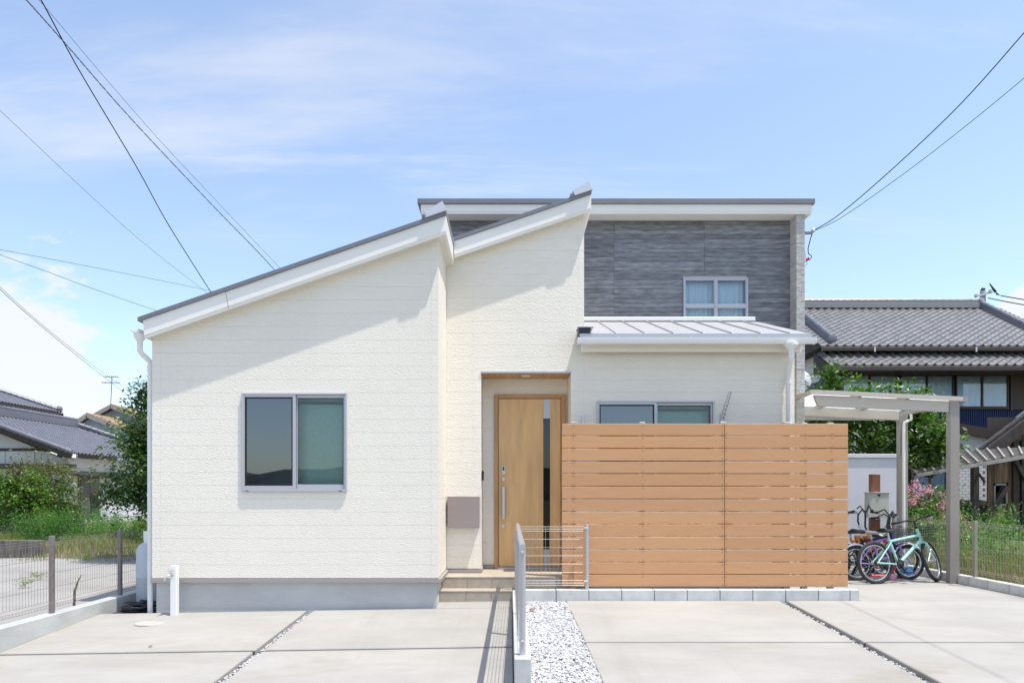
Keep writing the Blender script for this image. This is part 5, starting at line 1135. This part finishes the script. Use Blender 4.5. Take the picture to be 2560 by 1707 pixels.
# pergola
pg = thing('pergola', (12.5, 16, 0), 'grey weathered lattice pergola before the timber barn', 'pergola')
p00, p10, p01, p11 = P(2296, 1187, 14.6), P(2600, 1135, 14.6), P(2228, 1142, 17.2), P(2600, 1118, 17.2)
p00 = P(2292, 1188, 14.6); 
for i in range(7):
    u = i / 6; MB().bar(p00.lerp(p01, u), p10.lerp(p11, u), .05, .07).build('beam', 'weathered_grey', pg)
for i in range(15):
    u = i / 14; q = Vector((0, 0, .06)); MB().bar(p00.lerp(p10, u) + q, p01.lerp(p11, u) + q, .035, .035).build('batten', 'weathered_grey', pg)
for px, Yp in ((2441, 15.2), (2272, 15.6)): 
    pt = PZ(1166 if px > 2400 else 1170, Yp); MB().box(PX(px - 6.5, Yp), Yp, -.1, PX(px + 7, Yp), Yp + .12, pt).build('post', 'dark_wood', pg)
MB().bar(P(2330, 1190, 15.4), P(2270, 1176, 15.4), .1, .1).build('brace', 'dark_wood', pg)
MB().bar(P(2446, 1183, 15.1), P(2462, 1205, 15.1), .04, .04).build('brace', 'dark_wood', pg)

# ------------------------------------------------------------------ houses on the left
ha = thing('tiled_bungalow', (-24, 35, 0), 'white bungalow with a blue grey pantile roof behind the round bush', 'house')
ex, ez, rx_, rz_ = -19.6, 3.02, -24.7, 4.92
upA = Vector((rx_ - ex, 0, rz_ - ez)); LA = upA.length
tile_roof(ha, (ex, 30.5, ez), (0, 1, 0), upA, 40, int(LA / .27) + 1, .27, .27, 'kawara_blue')
MB().add([(ex, 30.5, ez - .03), (rx_, 30.5, rz_ - .03), (rx_, 41.4, rz_ - .03), (ex, 41.4, ez - .03), (-29.8, 30.5, ez - .03), (-29.8, 41.4, ez - .03)], [(0, 1, 2, 3), (1, 4, 5, 2)]).build('roof_deck', 'dark_wood', ha)
rg = MB()
for i in range(4): rg.box(rx_ - .18 + .02 * i, 30.6, rz_ + .04 + .09 * i, rx_ + .18 - .02 * i, 38.9, rz_ + .12 + .09 * i)
rg.build('ridge', 'kawara_blue', ha); round_ridge(ha, (rx_, 30.6, rz_ + .45), (rx_, 38.9, rz_ + .45), .11, .3, 'kawara_blue')
round_ridge(ha, (rx_ + .1, 38.9, rz_ + .2), (ex - .6, 41.2, ez + .35), .14, .32, 'kawara_blue', 'hip_tiles')
a, c = Vector((ex + .05, 30.45, ez - .02)), Vector((rx_, 30.45, rz_ - .02))
MB().bar(a - Vector((0, 0, .13)), c - Vector((0, 0, .13)), .06, .24).build('barge_board', 'dark_wood', ha); round_ridge(ha, a + Vector((0, 0, .06)), c + Vector((0, 0, .06)), .11, .3, 'kawara_blue', 'verge_tiles')
MB().prism_y([(-29.4, -.1), (-20.2, -.1), (-20.2, 2.75), (rx_, 4.55), (-29.4, 2.7)], 31.0, 31.2).build('gable_wall', 'neighbour_white', ha)
MB().box(-20.4, 31.2, -.1, -20.2, 41.2, 2.85).build('side_wall', 'neighbour_cream', ha)
MB().box(-29.4, 30.93, PZ(1126, 30.9), PX(140, 30.9), 30.99, PZ(1120, 30.9)).build('trim_band', 'dark_wood', ha)
for x_ in (-25.6, -24.2, -22.9): MB().box(x_, 30.955, PZ(1158, 30.9), x_ + 1.32, 30.995, PZ(1128, 30.9)).build('panel', 'neighbour_white', ha)
MB().box(-29.4, 30.6, PZ(1170, 30.8), PX(185, 30.8), 30.99, PZ(1160, 30.8)).build('canopy', 'dark_wood', ha)
wn = MB().box(-24.3, 30.94, .35, -21.2, 30.995, 1.85).build('window', 'brown_alu', ha); MB().box(-24.2, 30.92, .42, -22.8, 30.938, 1.78).build('pane', 'dark_glass', wn); MB().box(-22.7, 30.92, .42, -21.3, 30.938, 1.78).build('pane', 'dark_glass', wn)
for pxq, pyq in ((18, 1080), (84, 1108), (150, 1134)): zq = PZ(pyq, 30.7); MB().box(PX(pxq, 30.7), 30.5, zq - .15, PX(pxq, 30.7) + .28, 31, zq + .12).build('rafter_end', 'dark_wood', ha)
MB().box(-20.19, 31.3, 2.02, -19.75, 41.2, 2.12).build('canopy', 'dark_wood', ha)
dr_ = MB().box(-20.19, 31.9, -.02, -20.13, 33.5, 2.0).build('door', 'brown_alu', ha); MB().box(-20.125, 32.7, .06, -20.11, 33.4, 1.93).build('pane', 'dark_glass', dr_)
sl_ = MB(); z = .05
while z < 1.9: sl_.box(-20.125, 31.98, z, -20.10, 32.66, z + .05); z += .07
sl_.build('louvre', 'shutter', dr_, kind='stuff')
MB().box(-20.19, 33.6, .0, -20.12, 39.5, 1.38).build('white_panel', 'plaster', ha)
MB().box(-20.18, 31.0, 2.25, -20.05, 41.0, 2.85).build('eave_wall', 'neighbour_cream', ha)

hbh = thing('hip_roof_house', (-39, 46, 0), 'beige two-storey house with a hipped tile roof at the left edge', 'house')
ex2, ez2, rxx, rzz = -33.0, 7.12, -39.0, 9.7
upB = Vector((rxx - ex2, 0, rzz - ez2)); LB = upB.length
tile_roof(hbh, (ex2, 38.0, ez2), (0, 1, 0), upB, 44, int(LB / .3) + 1, .28, .3, 'kawara_blue', keep=lambda r, c: c * .28 < 12.2 - r * .3 * (6.0 / LB) )
MB().add([(ex2, 38, ez2 - .03), (rxx, 38, rzz - .03), (rxx, 44.2, rzz - .03), (ex2, 50.2, ez2 - .03), (-45, 38, ez2 - .03), (-45, 50.2, ez2 - .03)], [(0, 1, 2, 3), (1, 4, 5, 2), (3, 2, 5)]).build('roof_deck', 'dark_wood', hbh)
round_ridge(hbh, (rxx, 44.2, rzz + .1), (ex2 - .2, 50.0, ez2 + .22), .17, .35, 'kawara_blue', 'hip_tiles'); MB().lathe([(.1, 49.9), (.22, 50.0), (.22, 50.2), (.1, 50.3)], (ex2 - .1, 0, ez2 + .25), 10, 'y').build('ridge_end', 'kawara_blue', hbh)
MB().box(ex2 - .06, 38, ez2 - .30, ex2 + .10, 50.3, ez2 - .05).build('gutter', 'dark_wood', hbh); MB().box(-45, 50.1, ez2 - .30, ex2 + .1, 50.3, ez2 - .05).build('gutter', 'dark_wood', hbh)
MB().box(-44, 38.5, 0, -34.6, 49.2, ez2 - .25).build('wall', 'neighbour_cream', hbh); MB().box(-34.62, 38, ez2 - .33, ex2 - .06, 50, ez2 - .30).build('soffit', 'neighbour_cream', hbh)
wn = MB().box(-34.6, 43.0, 5.6, -34.55, 44.6, 6.5).build('window', 'brown_alu', hbh); MB().box(-34.545, 43.1, 5.7, -34.53, 44.5, 6.4).build('pane', 'dark_glass', wn)
MB().tube([(-33.1, 48.8, 6.85), (-34.2, 48.8, 6.3), (-34.5, 48.8, 3)], .07, 8).build('downspout', 'dark_wood', hbh)

hc = thing('gabled_house', (-36, 62, 0), 'distant grey sided house with two tan gable roofs and an antenna', 'house')
def gable_house(Yg, apex, le, re, depth, wallname):
    A_, B_, C_ = P(*apex, Yg), P(*le, Yg), P(*re, Yg); dv = Vector((0, depth, 0))
    k = .90; zb = Vector((0, 0, .35))
    MB().prism_y([(A_.x + (B_.x - A_.x) * k, -.5), (A_.x + (C_.x - A_.x) * k, -.5), (A_.x + (C_.x - A_.x) * k, A_.z + (C_.z - A_.z) * k - .3), (A_.x, A_.z - .35), (A_.x + (B_.x - A_.x) * k, A_.z + (B_.z - A_.z) * k - .3)], Yg + .7, Yg + depth).build(wallname, 'neighbour_grey', hc)
    for E in (B_, C_):
        MB().add([A_, E, E + dv, A_ + dv, A_ - zb * .5, E - zb * .5, E + dv - zb * .5, A_ + dv - zb * .5], [(0,1,2,3),(7,6,5,4),(0,4,5,1),(1,5,6,2),(2,6,7,3),(3,7,4,0)]).build('roof', 'tan_roof', hc)
        MB().bar(A_ - zb * .75 - Vector((0, .05, 0)), E - zb * .75 - Vector((0, .05, 0)), .08, .32).build('barge_board', 'weathered_grey', hc)
    return A_
gable_house(60, (217, 1031), (173, 1061), (293, 1062), 7, 'front_wall'); ap = gable_house(64, (277, 1009), (214, 1044), (372, 1046), 9, 'rear_wall')
MB().box(PX(195, 59.8), 59.6, PZ(1092, 59.8), PX(275, 59.8), 60.6, PZ(1083, 59.8)).build('balcony_rail', 'plaster', hc); MB().box(PX(195, 59.9), 59.9, 0, PX(280, 59.9), 60.68, PZ(1094, 59.9)).build('lower_wall', 'brown_alu', hc)
at = thing('tv_antenna', (ap.x, 64.2, ap.z), 'television antenna on the distant gabled house', 'antenna')
m_ = MB(); m_.tube([ap, ap + Vector((0, .2, 2.6))], .045, 6); m_.build('mast', 'weathered_grey', at)
for dz, L_ in ((2.0, 1.6), (2.55, 1.2)):
    q = MB(); c = ap + Vector((0, .2, dz)); q.tube([c - Vector((L_ * .55, 0, 0)), c + Vector((L_ * .45, 0, 0))], .028, 5)
    for i in range(7): x_ = -L_ * .55 + L_ * i / 6; q.tube([c + Vector((x_, -.3, .02)), c + Vector((x_, .3, .02))], .02, 4); q.tube([c + Vector((x_, 0, -.1)), c + Vector((x_, 0, .12))], .02, 4)
    q.build('elements', 'weathered_grey', at)

# ------------------------------------------------------------------ utility pole and cables
mat('cable_black', (0.012, 0.014, 0.018), .6); mat('pole_concrete', (0.42, 0.43, 0.44), .8)
pb = P(2457, 735, 40)
up_ = thing('utility_pole', (pb.x, 40, 0), 'grey utility pole with a crossarm behind the tiled roof', 'pole')
MB().tube([(pb.x, 40, 0), (pb.x, 40, PZ(727, 40))], [.18, .15], 12).build('pole', 'pole_concrete', up_, smooth=True)
MB().bar(P(2438, 742, 39.8), P(2480, 730, 39.8), .14, .10).build('crossarm', 'silver_metal', up_)
for q in ((2440, 742), (2476, 731)): MB().tube([P(*q, 39.7), P(q[0], q[1] - 6, 39.7)], .10, 8).build('insulator', 'silver_metal', up_)
MB().tube([P(2456, 727, 40), P(2458, 722, 40), P(2456, 719, 40)], [.11, .12, .05], 8).build('top_insulator', 'black_plastic', up_)
MB().add([P(2488, 728, 39.8), P(2502, 739, 39.8), P(2490, 737, 39.8), P(2488, 728, 39.9), P(2502, 739, 39.9), P(2490, 737, 39.9)], [(0, 1, 2), (5, 4, 3), (0, 3, 4, 1), (1, 4, 5, 2), (2, 5, 3, 0)]).build('stay_cover', 'black_plastic', up_)
MB().tube([P(2474, 709, 39.8), P(2481, 719, 39.8), P(2489, 730, 39.8)], [.03, .05, .08], 6).build('stay_tail', 'black_plastic', up_)
def cable(pts, r, label, n=28, twist=0, name='power_cable', ext=(1, 1)):
    """an overhead cable through photo points with depths, smoothed"""
    P3 = [P(*p) for p in pts]; out = []
    for i in range(n + 1):
        u = i / n * (len(P3) - 1); k = min(int(u), len(P3) - 2); f = u - k; a = P3[max(k - 1, 0)]; b0 = P3[k]; c0 = P3[k + 1]; d0 = P3[min(k + 2, len(P3) - 1)]
        out.append(b0 + (c0 - a) * .5 * f + (a * 2 - b0 * 5 + c0 * 4 - d0) * .5 * f * f + (b0 * 3 - a - c0 * 3 + d0) * .5 * f ** 3)
    b = MB()
    if ext[0]: b.tube([out[0], out[0] + (out[0] - out[1]).normalized() * 22], r, 6)      # the span runs on beyond the frame
    if ext[1]: b.tube([out[-1], out[-1] + (out[-1] - out[-2]).normalized() * 14], r, 6)
    if twist:
        m_ = 260
        for s in (0, 3.14159):
            pts2 = []
            for i in range(m_ + 1):
                u = i / m_ * n; k = min(int(u), n - 1); p = out[k].lerp(out[k + 1], u - k); d = (out[k + 1] - out[k]).normalized(); sx = d.cross(Vector((0, 1, 0))).normalized(); sy = d.cross(sx); a = i / m_ * twist * 6.283 + s; pts2.append(p + (sx * math.cos(a) + sy * math.sin(a)) * r * 1.05)
            b.tube(pts2, r * .62, 5)
    else: b.tube(out, r, 6)
    return b.build(name, 'cable_black', label=label, cat='cable', smooth=True)
cable([(60, -70, 13), (105, 5, 13.6), (200, 180, 15), (340, 415, 17.5), (420, 560, 19.5), (530, 735, 22), (560, 785, 23)], .0135, 'thick black overhead cable dropping steeply behind the front gable roof')
cable([(20, -45, 16), (65, 0, 16.5), (165, 112, 18), (330, 300, 21), (525, 507, 25), (640, 625, 27.5), (700, 690, 29)], .0125, 'twisted double overhead cable crossing the thick black one at upper left', twist=30)
cable([(60, -35, 22), (110, 15, 22.6), (245, 175, 25), (400, 352, 28), (545, 507, 31), (698, 668, 34), (730, 702, 35)], .007, 'thin straight overhead wire just right of the twisted cable')
cable([(-60, 225, 20), (0, 277, 21), (245, 507, 25), (380, 625, 28), (525, 738, 31), (560, 770, 32)], .006, 'thin grey overhead wire slanting from the left edge to the gable roof')
cable([(-60, 612, 30), (0, 624, 31), (180, 658, 34), (380, 697, 38), (545, 731, 42), (600, 745, 43)], .010, 'nearly level thin wire meeting the gable roof from the left edge')
cable([(-60, 615, 30), (0, 637, 31), (120, 680, 33), (230, 721, 35.5), (400, 780, 40), (430, 792, 41)], .011, 'lower slack wire meeting the gable roof near its eave')
cable([(-60, 668, 28), (0, 723, 30), (60, 778, 33), (160, 862, 39), (280, 958, 50), (330, 995, 56), (380, 1030, 60)], .013, 'dark wire falling from the left edge toward the distant antenna')
cable([(-60, 660, 29), (0, 717, 31), (80, 790, 35), (180, 872, 41), (290, 955, 52), (350, 992, 58), (400, 1025, 62)], .010, 'paler wire just above the dark one falling toward the distant antenna')
bx3 = P(2033, 577, 10.6)
cable([(2033, 577, 10.6), (2100, 535, 10.2), (2234, 420, 9.4), (2400, 262, 8.6), (2560, 83, 7.9), (2640, -10, 7.5)], .0065, 'upper black service cable rising from the house corner to the upper right', ext=(0, 1))
cable([(2033, 578, 10.6), (2110, 540, 10.4), (2282, 418, 10), (2430, 303, 9.6), (2560, 196, 9.2), (2640, 125, 9.0)], .0045, 'lower thin service cable rising from the house corner to the right edge', ext=(0, 1))
cable([(2502, 739, 39.8), (2530, 744, 39), (2560, 749, 38), (2640, 762, 36)], .03, 'wire running right from the top of the utility pole', ext=(0, 1))
cable([(2470, 745, 39.8), (2515, 754, 39), (2560, 762, 38), (2640, 775, 36)], .03, 'lower wire running right from the utility pole crossarm', ext=(0, 1))
sb = thing('service_bracket', (wx1, 10.6, bx3.z), 'cable bracket with hanging loop on the upper corner of the house', 'bracket')
MB().box(wx1 + .003, 10.57, bx3.z - .06, PX(2030, 10.6), 10.60, bx3.z - .02, .003).build('arm', 'dark_fence_metal', sb)
MB().lathe([(.012, 10.57), (.03, 10.58), (.03, 10.62), (.012, 10.63)], (bx3.x, 0, bx3.z), 10, 'y').build('insulator', 'satin_metal', sb)
MB().tube([bx3, P(2026, 598, 10.6), P(2020, 622, 10.6), P(2021, 634, 10.6), P(2030, 641, 10.6), P(2026, 648, 10.6), P(2017, 652, 10.6), P(2011, 655, 10.6)], .007, 6).build('loop_cable', 'cable_black', sb)
MB().tube([P(2022, 645, 10.59), P(2016, 650, 10.59)], .018, 8).build('connector', 'red_plastic', sb)
MB().tube([P(2011, 620, 10.6), P(2014, 645, 10.6), P(2018, 660, 10.6), P(2012, 667, 10.6)], .003, 5).build('thin_wire', 'cable_black', sb)

# ------------------------------------------------------------------ fallen leaves
mat('brown_leaf', (0.26, 0.11, 0.045), .8, var=.2, vscale=(40, 40, 40))
for px, py, sz, rz, lab in ((1330, 1521, .045, .4, 'dry brown leaf lying on the white gravel near the kerb'), (1352, 1515, .03, 2.0, 'small pale brown leaf on the gravel beside the kerb'), (376, 1612, .022, 1.1, 'tiny dead leaf on the concrete slab before the standpipe')):
    Yv = 7.0
    for _ in range(12): Yv = F * (EZ - zg(PX(px, Yv), Yv) - .02) / (py - HY)
    x = PX(px, Yv); z = zg(x, Yv) + .008; b = MB(); c, s_ = math.cos(rz), math.sin(rz)
    pts = [(-1, 0, .1), (-.4, .42, .28), (.4, .38, .2), (1, 0, .35), (.4, -.4, .1), (-.4, -.42, .2)]
    q = [(x + sz * (u * c - v * s_), Yv + sz * (u * s_ + v * c), z + sz * w) for u, v, w in pts]
    b.add(q + [(a_[0], a_[1], a_[2] + .002) for a_ in q], [(0, 1, 2, 3), (0, 3, 4, 5), (9, 8, 7, 6), (11, 10, 9, 6)]).build('fallen_leaf', 'brown_leaf', label=lab, cat='leaf', group='fallen leaves')
